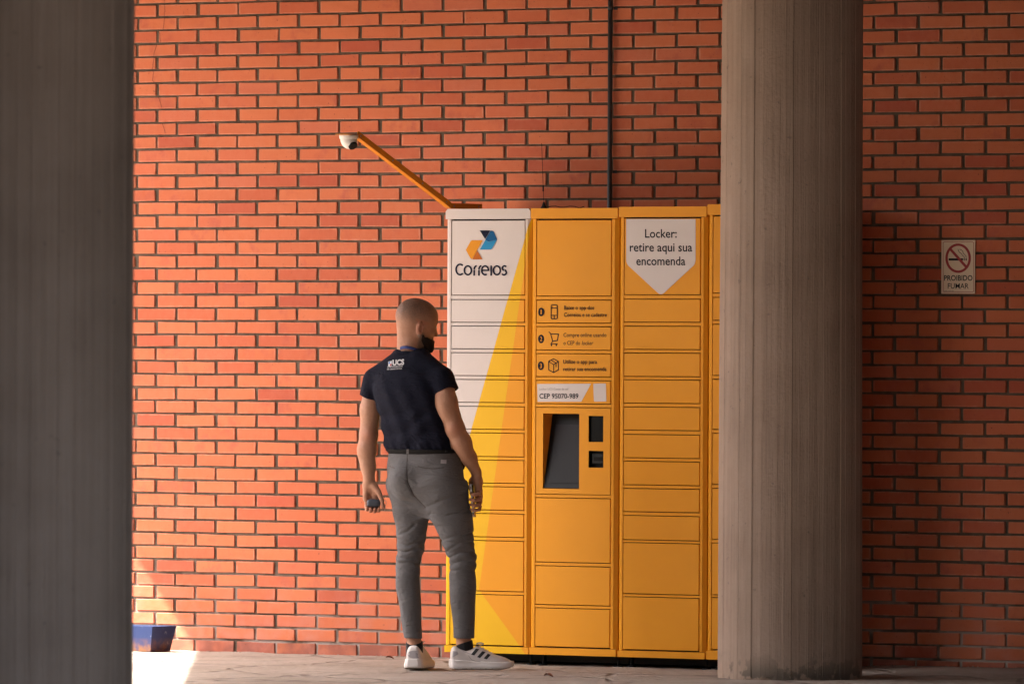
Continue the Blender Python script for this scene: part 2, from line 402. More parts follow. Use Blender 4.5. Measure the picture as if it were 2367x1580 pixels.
# ------------------------------------------------------------------ roof slab, and unseen walls, opening, bank and ground added to shape light
_p1, _p2 = on_z(447, 1512, ZF), on_z(418, 1580, ZF)                     # two points of the sunlit patch's edge on the floor
EDGE = (_p2 - _p1)[:2] / np.linalg.norm((_p2 - _p1)[:2]); NRM = np.array([-EDGE[1], EDGE[0]])
FOOT = _p1[:2] - EDGE * (_p1[1] / EDGE[1])
HR = 3.62
A0 = FOOT - SUN_H * (HR - ZF) / math.tan(SUN_EL)     # the roof edge whose shadow meets the wall's foot
A0 = A0 - EDGE * (A0[1] / EDGE[1])
Lw = 26.5; Wd = 17.0
c0 = A0 - EDGE * 1.0; c1 = A0 + EDGE * Lw; c2 = c1 + NRM * Wd; c3 = A0 + NRM * Wd - EDGE * 14
S0, S1, SN0, SN1 = 7.4, 9.5, 0.0, 2.9     # roof opening added out of view to bounce fill light onto the fronts
def slab(e0, e1, n0, n1, back=None):
    p = [A0 + EDGE * e0 + NRM * n0, A0 + EDGE * e1 + NRM * n0, A0 + EDGE * e1 + NRM * n1, A0 + EDGE * (e0 if back is None else back) + NRM * n1]
    tag(put('ceiling', MB().prism([tuple(q) for q in p], HR, HR + 0.35, 2), M['slab']), kind='structure')
slab(-1.0, S0, 0.0, Wd, -14.0); slab(S1, Lw, 0.0, Wd); slab(S0, S1, SN1, Wd)
_u0, _u1 = A0 + EDGE * (S1 + 0.03), A0 + EDGE * (S1 + 0.03) + NRM * (SN1 + 1.0)      # upstand added along the far side of the opening to block low sky
tag(put('added_sky_block', MB().prism([tuple(_u0), tuple(_u0 + EDGE * 0.2), tuple(_u1 + EDGE * 0.2), tuple(_u1)], HR + 0.36, HR + 1.9, 2), M['slab']), kind='structure')
def wallseg(name, a, b, z1, th=0.2):
    a = np.array(a); b = np.array(b); d = (b - a) / np.linalg.norm(b - a); n = np.array([-d[1], d[0]]) * th
    tag(put(name, MB().prism([tuple(a), tuple(b), tuple(b + n), tuple(a + n)], -0.1, z1, 2), M['hallwall']), kind='structure')
OPEN = 6.3
wallseg('added_wall_left', A0 + EDGE * OPEN + NRM * 0.3, c1 + NRM * 0.3, HR - 0.003)  # unseen side wall added to hold light off the camera-facing sides
lw_ = [A0 + EDGE * (Lw + 0.4) - NRM * 70, A0 + EDGE * (Lw + 170) - NRM * 70, A0 + EDGE * (Lw + 170) + NRM * 110, A0 + EDGE * (Lw + 0.4) + NRM * 110]
tag(raw('added_dark_ground', [(float(q[0]), float(q[1]), 0.05) for q in lw_], [(0, 1, 2, 3)], simple('dark_unseen_ground', (0.058, 0.054, 0.050), 0.95, 0.3, 2.0)), kind='structure')  # unseen dark ground added behind the camera to cut bounce light
bk = MB(); HB0 = 10.0
q0, q1 = A0 - EDGE * 25, A0 + EDGE * 60
for j, (o, z) in enumerate(((HB0, -0.1), (HB0 + 1.6, 1.9), (HB0 + 4.5, 4.6), (HB0 + 9, 5.6), (HB0 + 60, 6.0))):
    for f in np.linspace(0, 1, 25):
        p_ = q0 + (q1 - q0) * f - NRM * (o + 0.5 * math.sin(f * 31 + j)); bk.v.append((float(p_[0]), float(p_[1]), z + (0.25 * math.sin(f * 23 + 2 * j) if j else 0)))
bk.f = [(j * 25 + i, j * 25 + i + 1, (j + 1) * 25 + i + 1, (j + 1) * 25 + i) for j in range(4) for i in range(24)]
tag(put('added_bank', bk, simple('added_bank_green', (0.075, 0.085, 0.035), 0.95, 0.4, 1.5), None, True), kind='structure')  # unseen bank added to block the low sky at the left
wallseg('added_wall_right', A0 + NRM * Wd - EDGE * 11.2, c2, HR - 0.005)  # unseen side wall added to close the right side against light

# ------------------------------------------------------------------ brick wall
wall = thing('brick_wall', 'long wall of orange red bricks with dark recessed mortar joints', 'wall', (0, 0, 0))
WX0, WX1 = A0[0] - 6.0, 13.0
put('mortar', MB().box(WX0, WX1, 0.0085, 0.25, -0.05, HR + 0.4), M['mortar'], wall)
BL, BH = BP - 0.0182, BC - 0.0106
protos = []
for k in range(10):
    mb = MB().cbox(-BL / 2, BL / 2, -0.001, 0.05, -BH / 2, BH / 2, 0.0022)
    V = np.array(mb.v); V += RNG.normal(0, 0.0005, V.shape)
    ang = RNG.normal(0, 0.0055); V[:, 2] += V[:, 0] * ang * 0.8
    V[:, 1] += V[:, 0] * RNG.normal(0, 0.003) + V[:, 2] * RNG.normal(0, 0.008)
    V[:, 0] *= 1 + RNG.normal(0, 0.004); V[:, 2] *= 1 + RNG.normal(0, 0.012)
    if k % 3 == 0:                        # a knocked corner
        cn = V[:, 0] * (1 if k % 2 else -1) + V[:, 2] * 2.2; far = np.argsort(-cn)[:3]; V[far, 0] *= 0.965; V[far, 2] *= 0.86
    me = bpy.data.meshes.new('brick'); me.from_pydata(V.tolist(), [], mb.f); me.materials.append(M['brick']); protos.append((me, V, mb.f))
allb = []
for row in range(-1, int((HR + 0.3) / BC) + 1):
    off = 0.0 if row % 2 == 0 else 0.5
    for col in range(int((WX0 - BX0) / BP) - 1, int((WX1 - BX0) / BP) + 1):
        cx = BX0 + (col + 0.5 - off) * BP; cz = (row + 0.5) * BC
        if cx < WX0 + 0.15 or cx > WX1 - 0.15: continue
        px, py, dep = to_px((cx, 0, cz))
        vis = (310 < px < 1655 or 1998 < px < 2330) and 2 < py < 1530 and not (px > 1000 and px < 1700 and py > 470) and not (850 < px < 1100 and py > 700)
        allb.append((FPX / dep if vis else 0.0, cx, cz))
order = sorted(range(len(allb)), key=lambda i: -allb[i][0])
single = set(i for i in order[:300] if allb[i][0] > 0)
SV, SF, nb = [], [], 0
for i, (s, cx, cz) in enumerate(allb):
    me, V, F = protos[RNG.integers(len(protos))]
    dx, dy, dz = RNG.normal(0, 0.0019), RNG.normal(0, 0.0012), RNG.normal(0, 0.0009)
    if i in single:
        o = bpy.data.objects.new('brick', me); link(o, wall, (cx + dx, dy, cz + dz))
    else:
        SV.append(V + np.array([cx + dx, dy, cz + dz])); SF += [tuple(a + nb for a in f) for f in F]; nb += len(V)
bw = raw('brickwork', np.concatenate(SV), SF, M['brick'], wall, origin=(0, 0, 0)); bw['kind'] = 'stuff'
for pl in ([(230, 0), (235, 60), (232, 120), (222, 205)], [(200, 215), (203, 265), (212, 290)], [(180, 300), (163, 360), (157, 440), (150, 465)], [(155, 465), (158, 490), (152, 540), (168, 555)], [(190, 650), (207, 690), (213, 725)], [(215, 825), (238, 895)]):
    pr = Print(300, 0, 2.904, -0.0032); pp = [np.array(p, float) for p in pl]; q = []
    for a, b in zip(pp[:-1], pp[1:]):
        for t in np.linspace(0, 1, 5)[:-1]: q.append(a + (b - a) * t + RNG.normal(0, 1.2, 2))
    pr.stroke(q + [pp[-1]], 2.6); pr.done('crack', M['crack'], wall)

# ------------------------------------------------------------------ columns
def column(center, r0, r1, label):
    t = thing('concrete_column', label, 'column', (center[0], center[1], 0), 'round concrete columns')
    A = []; wds = RNG.uniform(0.5, 1.6, 58); wds = wds / wds.sum() * 2 * math.pi; a = 0.0
    for e in wds:                          # impressions of formwork slats of uneven width
        d = RNG.normal(0, 0.0012); gr = -abs(RNG.normal(0, 0.0003))
        A += [(a + e * 0.05, d), (a + e * 0.95, d + RNG.normal(0, 0.0006)), (a + e * 0.985, min(d, gr)), (a + e * 1.015, min(d, gr))]; a += e
    zs = np.concatenate([[-0.05, 0.0, 0.012, 0.03, 0.06], np.linspace(0.12, HR + 0.05, 30)])
    V = []
    for z in zs:
        r = r0 + (r1 - r0) * z / 3.2
        for a, d in A:
            chip = -0.010 * max(0, 0.035 - z) / 0.035 * max(0, math.sin(a * 9 + 1.3) + 0.6 * math.sin(a * 23))
            rr = r + d + chip + 0.0012 * math.sin(a * 3 + z * 1.7); V.append((center[0] + rr * math.cos(a), center[1] + rr * math.sin(a), z))
    m = len(A); F = [(i * m + k, i * m + (k + 1) % m, (i + 1) * m + (k + 1) % m, (i + 1) * m + k) for i in range(len(zs) - 1) for k in range(m)]
    raw('shaft', V, F, M['concrete'], t, origin=(center[0], center[1], 0))
    return t
g = on_z(1829, 1569, ZF); RC = 0.332
ctr = g[:2] + FW[:2] * RC
zc = (np.append(ctr, 1.5) - CAM) @ FW
ctr = (CAM + FW * zc + RT * ((1828 - PW / 2) / FPX * zc))[:2]
column(ctr, 164.5 * zc / FPX * 1.012, 162.0 * zc / FPX, 'stout round concrete column in front of the right end of the lockers')
zl = 28.0; rl = 0.334
pl_ = CAM + FW * zl + RT * ((309 - rl * FPX / zl - PW / 2) / FPX * zl)
column(pl_[:2], rl, rl - 0.004, 'blurred round concrete column in the near foreground at the left edge')

# ------------------------------------------------------------------ parcel lockers
YF, YB = -0.58, -0.05
def fx(px, py=1000): return on_y(px, py, YF)[0]
def fz(px, py): return on_y(px, py, YF)[2]
# sticker artwork of the first locker: three straight boundaries across doors and frame
def art_mat():
    t = NT('locker_artwork'); P, x, y, z = t.pos()
    def line(a, b):
        p, q = on_y(*a, YF), on_y(*b, YF); k = (q[0] - p[0]) / (q[2] - p[2])
        return t.math('LESS_THAN', x, t.math('MULTIPLY_ADD', z, float(k), float(p[0] - k * p[2])))
    l1 = line((1225.5, 505), (1086, 1004)); l2 = line((1209, 640), (1107, 1360)); l3 = line((1107, 1362), (1220, 1518))
    f = t.noise(P, 3.0, 4)
    var = lambda c: t.mix(f, tuple(k * 0.95 for k in c), tuple(k * 1.04 for k in c))
    yel = t.math('MULTIPLY', l2, 1.0)
    below = t.math('LESS_THAN', z, float(fz(1107, 1362)))
    yel = t.mix(below, l2, l3)
    c = t.mix(yel, var((0.73, 0.292, 0.010)), var((0.73, 0.405, 0.006)))
    tip = t.math('LESS_THAN', z, float(fz(1100, 1250)))
    c = t.mix(l1, c, var((0.60, 0.525, 0.485)))
    t.bump(t.noise(P, 260.0, 2, 0.6), 0.0006)
    return t.out(c, 0.45, 0.18)
M['art'] = art_mat()
COLS = [
    dict(xl=1029, xr=1224.8, dl=1041.5, dr=1212, mid=1120, top=482.5, hb=507.3, rows=[(509, 682), (692, 744.6), (753, 806), (814.8, 868), (876.8, 929.6), (938.8, 991.5), (1000, 1054.4), (1062.5, 1115.6), (1123.8, 1177.6), (1186, 1240), (1248.5, 1365), (1373, 1490)],
         label='white and yellow parcel locker with the blue and orange arrow logo, leftmost of the row'),
    dict(xl=1225.6, xr=1426.6, dl=1238.3, dr=1412, mid=1325, top=481, hb=506, rows=[(508, 684), (693, 746.5), (754.5, 809), (817, 870.5), (879, 933), (941.5, 1142), (1150.5, 1299.5), (1308, 1398), (1405.6, 1495)],
         label='orange parcel locker with the recessed touch screen and three printed instruction doors'),
    dict(xl=1429.2, xr=1631.8, dl=1441, dr=1618, mid=1530, top=477.5, hb=502.5, rows=[(504, 681), (691, 744.3), (753.4, 807.4), (815.6, 870), (877.5, 931.7), (940.5, 994.2), (1004, 1058.3), (1066, 1120.8), (1129, 1183), (1191.7, 1248), (1254.5, 1373), (1380, 1502)],
         label='orange parcel locker with the white shield sticker on its top door'),
    dict(xl=1634.2, xr=1836.5, dl=1646, dr=1823, mid=1660, top=472, hb=497.5, rows=[(499, 677), (687, 740), (749, 867), (876, 992), (1001, 1119), (1128, 1246), (1254, 1374), (1380, 1500)],
         label='orange parcel locker mostly hidden behind the concrete column, rightmost of the row'),
]
ZB = 0.062
g_ = 0.0018
LK = []
for ci, C in enumerate(COLS):
    xl, xr, dl, dr = fx(C['xl']), fx(C['xr']), fx(C['dl']), fx(C['dr'])
    ztop, zhb = fz(C['mid'], C['top']), fz(C['mid'], C['hb'])
    m = M['art'] if ci == 0 else M['orange']
    xm = (xl + xr) / 2
    t = thing('parcel_locker', C['label'], 'locker', (xm, (YF + YB) / 2, ZF), 'parcel lockers in a row against the wall'); C['t'] = t; LK.append(t)
    rows = [(fz(C['mid'], a), fz(C['mid'], b)) for a, b in C['rows']]      # (top, bottom)
    zlow = rows[-1][1]
    # carcass: back box and thin side cheeks
    mb = MB().box(xl + 0.003, xr - 0.003, YF + 0.10, YB, ZB + 0.004, ztop - 0.004)
    mb.box(xl + 0.003, xl + 0.006, YF + 0.016, YF + 0.1, ZB + 0.005, ztop - 0.005)
    mb.box(xr - 0.006, xr - 0.003, YF + 0.016, YF + 0.1, ZB + 0.005, ztop - 0.005)
    put('carcass', mb, m, t)
    # posts, folded back at the outer edge
    for sgn, xo, xd in ((1, xl + 0.0006, dl - g_ * 1.2), (-1, xr - 0.0006, dr + g_ * 1.2)):
        xi = xo + (xd - xo) * 0.55
        pts = [(xo, YF + 0.013), (xi, YF + 0.0004), (xd, YF), (xd, YF + 0.022), (xo, YF + 0.022)]
        if sgn < 0: pts = pts[::-1]
        put('post', MB().prism(pts, zlow - 0.004, zhb + 0.001, 2), m, t)
    # header and plinth
    hb = MB(); c = 0.012 if ci == 0 else 0.003
    pts = [(xl, zhb + 0.0022), (xr, zhb + 0.0022), (xr, ztop - c), (xr - c, ztop), (xl + c, ztop), (xl, ztop - c)]
    hb.prism([(a, b) for a, b in pts], YF - 0.004, YF + 0.09, 1)
    put('header', hb, M['white'] if ci == 0 else m, t)
    put('plinth', MB().cbox(xl + 0.0008, xr - 0.0008, YF - 0.002, YF + 0.09, ZB, zlow - 0.0055, 0.0015), m, t)
    # dark plates added behind the doors to put shade into the gaps
    for ri, (a, b) in enumerate(rows):
        if ci == 1 and ri == 5: continue
        put('gap_shade_plate', MB().box(dl - 0.012, dr + 0.012, YF + 0.021, YF + 0.024, b - 0.0042, a + 0.0042), M['dark'], t)
    put('under_shade_block', MB().box(xl + 0.012, xr - 0.012, YF + 0.13, YB - 0.02, ZF + 0.009, ZB - 0.0005), M['dark'], t)  # black block added where only shade lies under the locker
    # cross rails
    for ri in range(len(rows) - 1):
        put('rail', MB().cbox(dl - 0.001, dr + 0.001, YF + 0.0012, YF + 0.02, rows[ri + 1][0] + g_, rows[ri][1] - g_, 0.0008), m, t)
    C['doors'] = []
    for ri, (a, b) in enumerate(rows):
        if ci == 1 and ri == 5: C['doors'].append(None); continue
        jy = RNG.normal(0, 0.0005)
        d = put('door', MB().cbox(dl + g_ * 0.6, dr - g_ * 2.0, YF + 0.0006 + jy, YF + 0.019, b + g_, a - g_, 0.0018), m, t)
        C['doors'].append(d)
    # levelling feet
    for xx in (xl + 0.035, xr - 0.035):
        for yy in (YF + 0.07, YB - 0.06):
            zz = float(ground_z(np.array(xx), np.array(yy)))
            put('levelling_foot', MB().lathe([(0.022, -0.004), (0.022, 0.006), (0.016, 0.009), (0.006, 0.010), (0.006, ZB + 0.006 - zz)], (xx, yy, zz), 14), M['black'], t)

# terminal panel of the second locker with three openings
def plate_holes(x, z, holes, y0, y1):
    xs_ = sorted(set([x[0], x[1]] + [h for q in holes for h in q[:2]])); zs_ = sorted(set([z[0], z[1]] + [h for q in holes for h in q[2:]]))
    mb = MB()
    inh = lambda i, j: any(q[0] <= (xs_[i] + xs_[i + 1]) / 2 <= q[1] and q[2] <= (zs_[j] + zs_[j + 1]) / 2 <= q[3] for q in holes)
    solid = lambda i, j: 0 <= i < len(xs_) - 1 and 0 <= j < len(zs_) - 1 and not inh(i, j)
    for i in range(len(xs_) - 1):
        for j in range(len(zs_) - 1):
            if not solid(i, j): continue
            a, b, c, d = xs_[i], xs_[i + 1], zs_[j], zs_[j + 1]
            mb.add([(a, y0, c), (b, y0, c), (b, y0, d), (a, y0, d)], [(0, 1, 2, 3)]); mb.add([(a, y1, c), (b, y1, c), (b, y1, d), (a, y1, d)], [(3, 2, 1, 0)])
            for di, dj, q in ((-1, 0, [(a, c), (a, d)]), (1, 0, [(b, d), (b, c)]), (0, -1, [(b, c), (a, c)]), (0, 1, [(a, d), (b, d)])):
                if not solid(i + di, j + dj):
                    (p, r), (s_, u) = q; mb.add([(p, y0, r), (s_, y0, u), (s_, y1, u), (p, y1, r)], [(0, 1, 2, 3)])
    return mb
C = COLS[1]; t2 = C['t']
za, zb_ = fz(1325, 941.5), fz(1325, 1142); xa, xb = fx(1238.3) + g_, fx(1412) - g_ * 1.6
H1 = (fx(1255), fx(1338.8), fz(1297, 1128.8), fz(1297, 955.3))
H2 = (fx(1360.2), fx(1394.3), fz(1377, 1020.8), fz(1377, 960.7))
H3 = (fx(1360.4), fx(1394.8), fz(1377, 1080), fz(1377, 1041.4))
tp = put('terminal_panel', plate_holes((xa, xb), (zb_ + g_, za - g_), [H1, H2, H3], YF + 0.0006, YF + 0.0035), M['orange'], t2)
# recess boxes behind the openings
def recess(h, d, mat_side, name):
    e = 0.004
    mb = MB()
    mb.box(h[0] - e, h[0] - 0.0005, YF + 0.004, YF + d, h[2] - e, h[3] + e).box(h[1] + 0.0005, h[1] + e, YF + 0.004, YF + d, h[2] - e, h[3] + e)
    mb.box(h[0] - e + .0002, h[1] + e - .0002, YF + 0.0042, YF + d, h[3] + 0.0005, h[3] + e).box(h[0] - e + .0002, h[1] + e - .0002, YF + 0.0042, YF + d, h[2] - e, h[2] - 0.0005)
    mb.box(h[0] - e, h[1] + e, YF + d + 0.0002, YF + d + 0.003, h[2] - e, h[3] + e)
    return put(name, mb, mat_side, tp)
recess(H1, 0.085, M['armpaint'], 'screen_housing')
recess(H2, 0.03, M['black'], 'reader_housing'); recess(H3, 0.03, M['black'], 'scanner_housing')
x0, x1, z0, z1 = H1
def tilt(name, xa_, xb_, f0, f1, lift, mat):
    P = lambda f: (YF + 0.006 + 0.074 * f - lift, z0 + 0.003 + (z1 - z0 - 0.006) * f)
    a, b = P(f0), P(f1)
    return put(name, MB().prism([(a[0], a[1]), (b[0], b[1]), (b[0] + 0.003, b[1]), (a[0] + 0.003, a[1])], xa_, xb_, 0), mat, tp)
tilt('screen_frame_shade', x0 + 0.001, x1 - 0.001, 0.0, 1.0, 0.0, M['black'])
tilt('touch_screen', x0 + 0.030, x1 - 0.008, 0.07, 0.86, 0.004, M['screen'])  # set in at left and top; the black margin imitates a shade band
x0, x1, z0, z1 = H2
put('reader_window', MB().cbox(x0 + 0.002, x1 - 0.002, YF + 0.012, YF + 0.016, z0 + 0.002, z1 - 0.002, 0.001), M['glass'], tp)
x0, x1, z0, z1 = H3
put('scanner', MB().cbox(x0 + 0.014, x1 - 0.006, YF + 0.010, YF + 0.026, z0 + 0.018, z1 - 0.012, 0.003), M['black'], tp)
put('scanner_slot', MB().box(x0 + 0.026, x1 - 0.01, YF + 0.0085, YF + 0.0098, z0 + 0.032, z1 - 0.030), M['glass'], tp)

# print on the first locker -----------------------------------------
YP = YF - 0.0007
D = COLS[0]['doors']
g4 = lambda: Print(1000, 440, 3.5636, YP)
p = g4(); W_ = 13.5
p.arc(226, 651, 33, 43, 48, 312, W_)                       # C
p.arc(290, 658, 29, 36, 0, 360, W_, 32)                    # o
p.stroke([(342, 702), (342, 655)], W_); p.arc(364, 652, 22, 31, 178, 92, W_, 10)       # r
p.stroke([(381, 702), (381, 655)], W_); p.arc(403, 652, 22, 31, 178, 92, W_, 10)       # r
p.arc(432, 658, 28, 36, 0, 300, W_, 28); p.stroke([(406, 658), (467, 658)], W_ * 0.9)  # e
p.stroke([(482, 618), (482, 702)], W_)                                                   # dotless i
p.arc(529, 658, 28, 36, 0, 360, W_, 32)                    # o
p.arc(592, 640, 18, 18.5, 35, 255, W_, 14); p.arc(588, 676, 19, 19.5, 72, -150, W_, 14)  # s
p.done('logo_wordmark', M['navy'], D[0])
p = g4(); p.poly([(388, 330), (474, 330), (433, 402)]); p.done('logo_fold', M['navy'], D[0])
p = g4(); p.poly([(477, 331), (496, 333), (505, 342), (530, 405), (462, 424), (434, 406)]); p.done('logo_arrow', M['blue2'], D[0])
p = g4(); p.poly([(530, 405), (489, 480), (478, 487), (388, 488), (434, 407.5), (462, 425.5)]); p.done('logo_arrow', M['blue1'], D[0])
p = g4(); p.poly([(325, 410), (413, 410), (366, 494), (330, 560), (320, 567), (313, 560), (273, 490), (313, 418)]); p.done('logo_arrow', M['amber1'], D[0])
p = g4(); p.poly([(367, 497), (412, 568), (327, 568)]); p.done('logo_fold', M['amber2'], D[0])
# print on the second locker -----------------------------------------
D = COLS[1]['doors']; g5 = lambda y=YP: Print(1220, 660, 4.611, y)
rowsy = (0, 287, 573)
for k, (num, cx, cy, l1, l2) in enumerate((('1', 143, 280, ('Baixe o app dos', 387, 707, 255), ('Correios e se cadastre', 385, 842, 330)),
                                           ('2', 142, 567, ('Compre online usando', 380, 838, 545), ('o CEP do', 380, 558, 630)),
                                           ('3', 139, 853, ('Utilize o app para', 378, 738, 830), ('retirar sua encomenda', 378, 838, 907)))):
    d = D[k + 1]
    for tx in (l1, l2) + ((('locker', 575, 700, 630, 0.22),) if k == 1 else ()):
        p = g5(); p.text(tx[0], tx[1], tx[2], tx[3], 41, 0.012, *tx[4:]); p.done('instruction_text', M['ink'], d)
    p = g5(); p.ell(cx, cy, 33, 46); p.done('number_disc', M['ink'], d)
    p = g5(YP - 0.0005); p.text(num, cx - (8 if num == '1' else 11), cx + (6 if num == '1' else 11), cy + 24, 48, 0.012); p.done('number', M['amber1'], d)
    p = g5()
    if k == 0:
        p.rring(249, 314, 204, 354, 14, 9); p.stroke([(252, 238), (312, 238)], 8); p.stroke([(252, 316), (312, 316)], 8); p.stroke([(281, 320), (281, 350)], 8)
    elif k == 1:
        p.stroke([(224, 491), (241, 506), (266, 592), (316, 583), (327, 515), (246, 515)], 10); p.stroke([(266, 592), (246, 618), (320, 620)], 9)
        p.ell(252, 634, 9, 10, 16); p.ell(304, 634, 9, 10, 16)
    else:
        p.stroke([(275, 778), (326, 806), (326, 896), (275, 925), (222, 896), (222, 806)], 9, True); p.stroke([(222, 808), (275, 840), (326, 808)], 8)
        p.stroke([(275, 840), (275, 924)], 8); p.stroke([(246, 791), (301, 823), (301, 866)], 8)
    p.done('icon', M['ink'], d)
p = g5(); p.poly([(100, 1047), (675, 1043), (570, 1235), (105, 1236)]); p.done('address_sticker', M['sticker'], D[4])
p = g5(); p.poly([(697, 1046), (703, 1043), (828, 1042), (833, 1048), (837, 1228), (831, 1232), (711, 1234), (705, 1229)]); p.done('blank_sticker', M['sticker'], D[4])
p = g5(YP - 0.0005); p.text('Locker UCS Caxias do sul', 120, 430, 1112, 24); p.done('sticker_text', M['ink_grey'], D[4])
p = g5(YP - 0.0005); p.text('CEP 95070-989', 123, 540, 1200, 50, 0.022); p.done('sticker_text', M['ink'], D[4])
# shield sticker on the third locker ----------------------------------
D = COLS[2]['doors']; g3 = lambda y=YP: Print(1400, 440, 3.408, y)
p = g3(); R_ = []
for a in range(0, 61, 10): R_.append((708 - 46 + 46 * math.cos(math.radians(a * 0.8)), 545 + 62 * math.sin(math.radians(a * 0.8))))
L_ = [(870 - a, b) for a, b in R_][::-1]
tipR = [(435 + 34, 798), (435 + 18, 812), (435, 818), (435 - 18, 812), (435 - 34, 798)]
p.poly([(162, 226), (708, 226)] + R_ + tipR + L_); p.done('shield_sticker', M['sticker'], D[0])
for tx in (('Locker:', 310, 560, 372), ('retire aqui sua', 190, 682, 480), ('encomenda', 241, 628, 588)):
    p = g3(YP - 0.0005); p.text(*tx, 66, 0.012); p.done('sticker_text', M['ink'], D[0])

# ------------------------------------------------------------------ camera arm and dome camera
zt = fz(1060, 482.5)
ax = on_y(1041, 480, YF)[0]
arm = thing('camera_arm', 'bent orange steel arm bolted on top of the white locker', 'bracket', (ax, YF, zt))
A_ = np.array([ax, YF - 0.002, zt + 0.006]); B_ = on_x(825, 315, ax)
wv = 0.026
def angle_bar(name, a, b, wd, th, mat, parent):          # L profile: side web toward +x, flange underneath
    a = Vector(a); b = Vector(b); d = (b - a).normalized(); s = Vector((1, 0, 0)); n = s.cross(d).normalized()
    if n.z < 0: n = -n
    mb = MB()
    def pr(offs):
        vs = [p + s * o[0] + n * o[1] for p in (a, b) for o in offs]; k = len(offs)
        mb.add(vs, [tuple(range(k))[::-1], tuple(range(k, 2 * k))] + [(i, (i + 1) % k, k + (i + 1) % k, k + i) for i in range(k)])
    pr([(0, 0), (-wd, 0), (-wd, th), (-th, th), (-th, wd), (0, wd)])
    return put(name, mb, mat, parent)
angle_bar('boom', A_, B_, 0.028, 0.003, M['armpaint'], arm)
angle_bar('foot_bar', (ax + 0.001, YF + 0.002, zt + 0.0015), (ax + 0.001, YF + 0.27, zt + 0.0015), 0.026, 0.003, M['armpaint'], arm)
for f in (0.04, 0.30, 0.62, 0.96):
    q = A_ + (B_ - A_) * f
    put('bolt', MB().tube([(q[0] + 0.0002, q[1], q[2] + 0.015), (q[0] + 0.003, q[1], q[2] + 0.015)], 0.0045, 8), M['steel'], arm)
for f in (0.03, 0.24):
    put('bolt', MB().tube([(ax + 0.0012, YF + f, zt + 0.014), (ax + 0.004, YF + f, zt + 0.014)], 0.0045, 8), M['steel'], arm)
cc = on_y(806, 312, B_[1] - 0.02)
put('mount_plate', MB().cbox(B_[0] - 0.075, B_[0] + 0.004, B_[1] - 0.075, B_[1] + 0.035, cc[2] + 0.0008, cc[2] + 0.0040, 0.001), M['armpaint'], arm)
dome = thing('security_camera', 'white dome security camera hanging from the tip of the orange arm', 'camera', tuple(cc))
cx_, cy_, cz_ = cc[0], cc[1], cc[2]
put('base_ring', MB().lathe([(0.045, 0.0), (0.046, -0.004), (0.045, -0.016), (0.043, -0.019)][::-1], (cx_, cy_, cz_), 28), M['camwhite'], dome, True)
# eyeball: egg-shaped shell tilted toward the lockers
ax3 = Vector((0.62, -0.22, -0.66)).normalized()
sh = MB(); prof = [(0.041 * math.cos(a) ** 0.9 if a < 1.5 else 0.0, 0.062 * math.sin(a)) for a in np.linspace(0.0, 0.98, 12)]
o1 = ax3.orthogonal().normalized(); o2 = ax3.cross(o1)
pv = []; nn = 28
c0v = Vector((cx_, cy_, cz_ - 0.016))
for i, (r, h) in enumerate([(0.036, -0.012), (0.0405, -0.004)] + prof):
    f = min(1, max(0, h / 0.062)); axis = (Vector((0, 0, -1)) * (1 - f) + ax3 * f)
    oo1 = Vector((1, 0, 0)); oo1 = (oo1 - axis.normalized() * oo1.dot(axis.normalized())).normalized(); oo2 = axis.normalized().cross(oo1)
    for k in range(nn):
        a = 2 * math.pi * k / nn; pv.append(c0v + axis * h + (oo1 * math.cos(a) + oo2 * math.sin(a)) * r)
nr = len(prof) + 2
pf = [(i * nn + k, i * nn + (k + 1) % nn, (i + 1) * nn + (k + 1) % nn, (i + 1) * nn + k) for i in range(nr - 1) for k in range(nn)] + [tuple(range((nr - 1) * nn, nr * nn))]
raw('shell', [tuple(v) for v in pv], pf, M['camwhite'], dome, True)
lc = c0v + ax3 * 0.0505
put('lens', MB().tube([lc - ax3 * 0.004, lc + ax3 * 0.0055, lc + ax3 * 0.006], [0.0225, 0.0225, 0.020], 20), M['black'], dome, True)

# ------------------------------------------------------------------ antenna on the locker top
zt2 = fz(1257, 481)
ab = on_y(1257, 478, YF + 0.20); ant = thing('whip_antenna', 'thin black whip antenna on a magnetic foot on top of the lockers', 'antenna', (ab[0], ab[1], zt2))
put('magnet_foot', MB().lathe([(0.016, 0.0), (0.016, 0.006), (0.010, 0.014), (0.005, 0.028), (0.0035, 0.034)], (ab[0], ab[1], zt2), 16), M['black'], ant, True)
tpz = on_y(1252, 331, ab[1]); md = ab * 0.72 + tpz * 0.28; md[2] = zt2 + (tpz[2] - zt2) * 0.31
put('whip', MB().tube([(ab[0], ab[1], zt2 + 0.03), (md[0], md[1], md[2]), tuple(tpz)], 0.0011, 8), M['black'], ant)
put('coil', MB().tube([(md[0], md[1], md[2] - 0.014), (md[0], md[1], md[2] + 0.014)], 0.0036, 10), M['black'], ant)
put('cable', MB().tube([(ab[0] + 0.012, ab[1], zt2 + 0.004)] + [(ab[0] + 0.012 + 0.02 * k, ab[1] + 0.012 * k, zt2 + 0.004 + 0.010 * abs(math.sin(k * 0.9))) for k in range(1, 9)], 0.0018, 6), M['black'], ant)

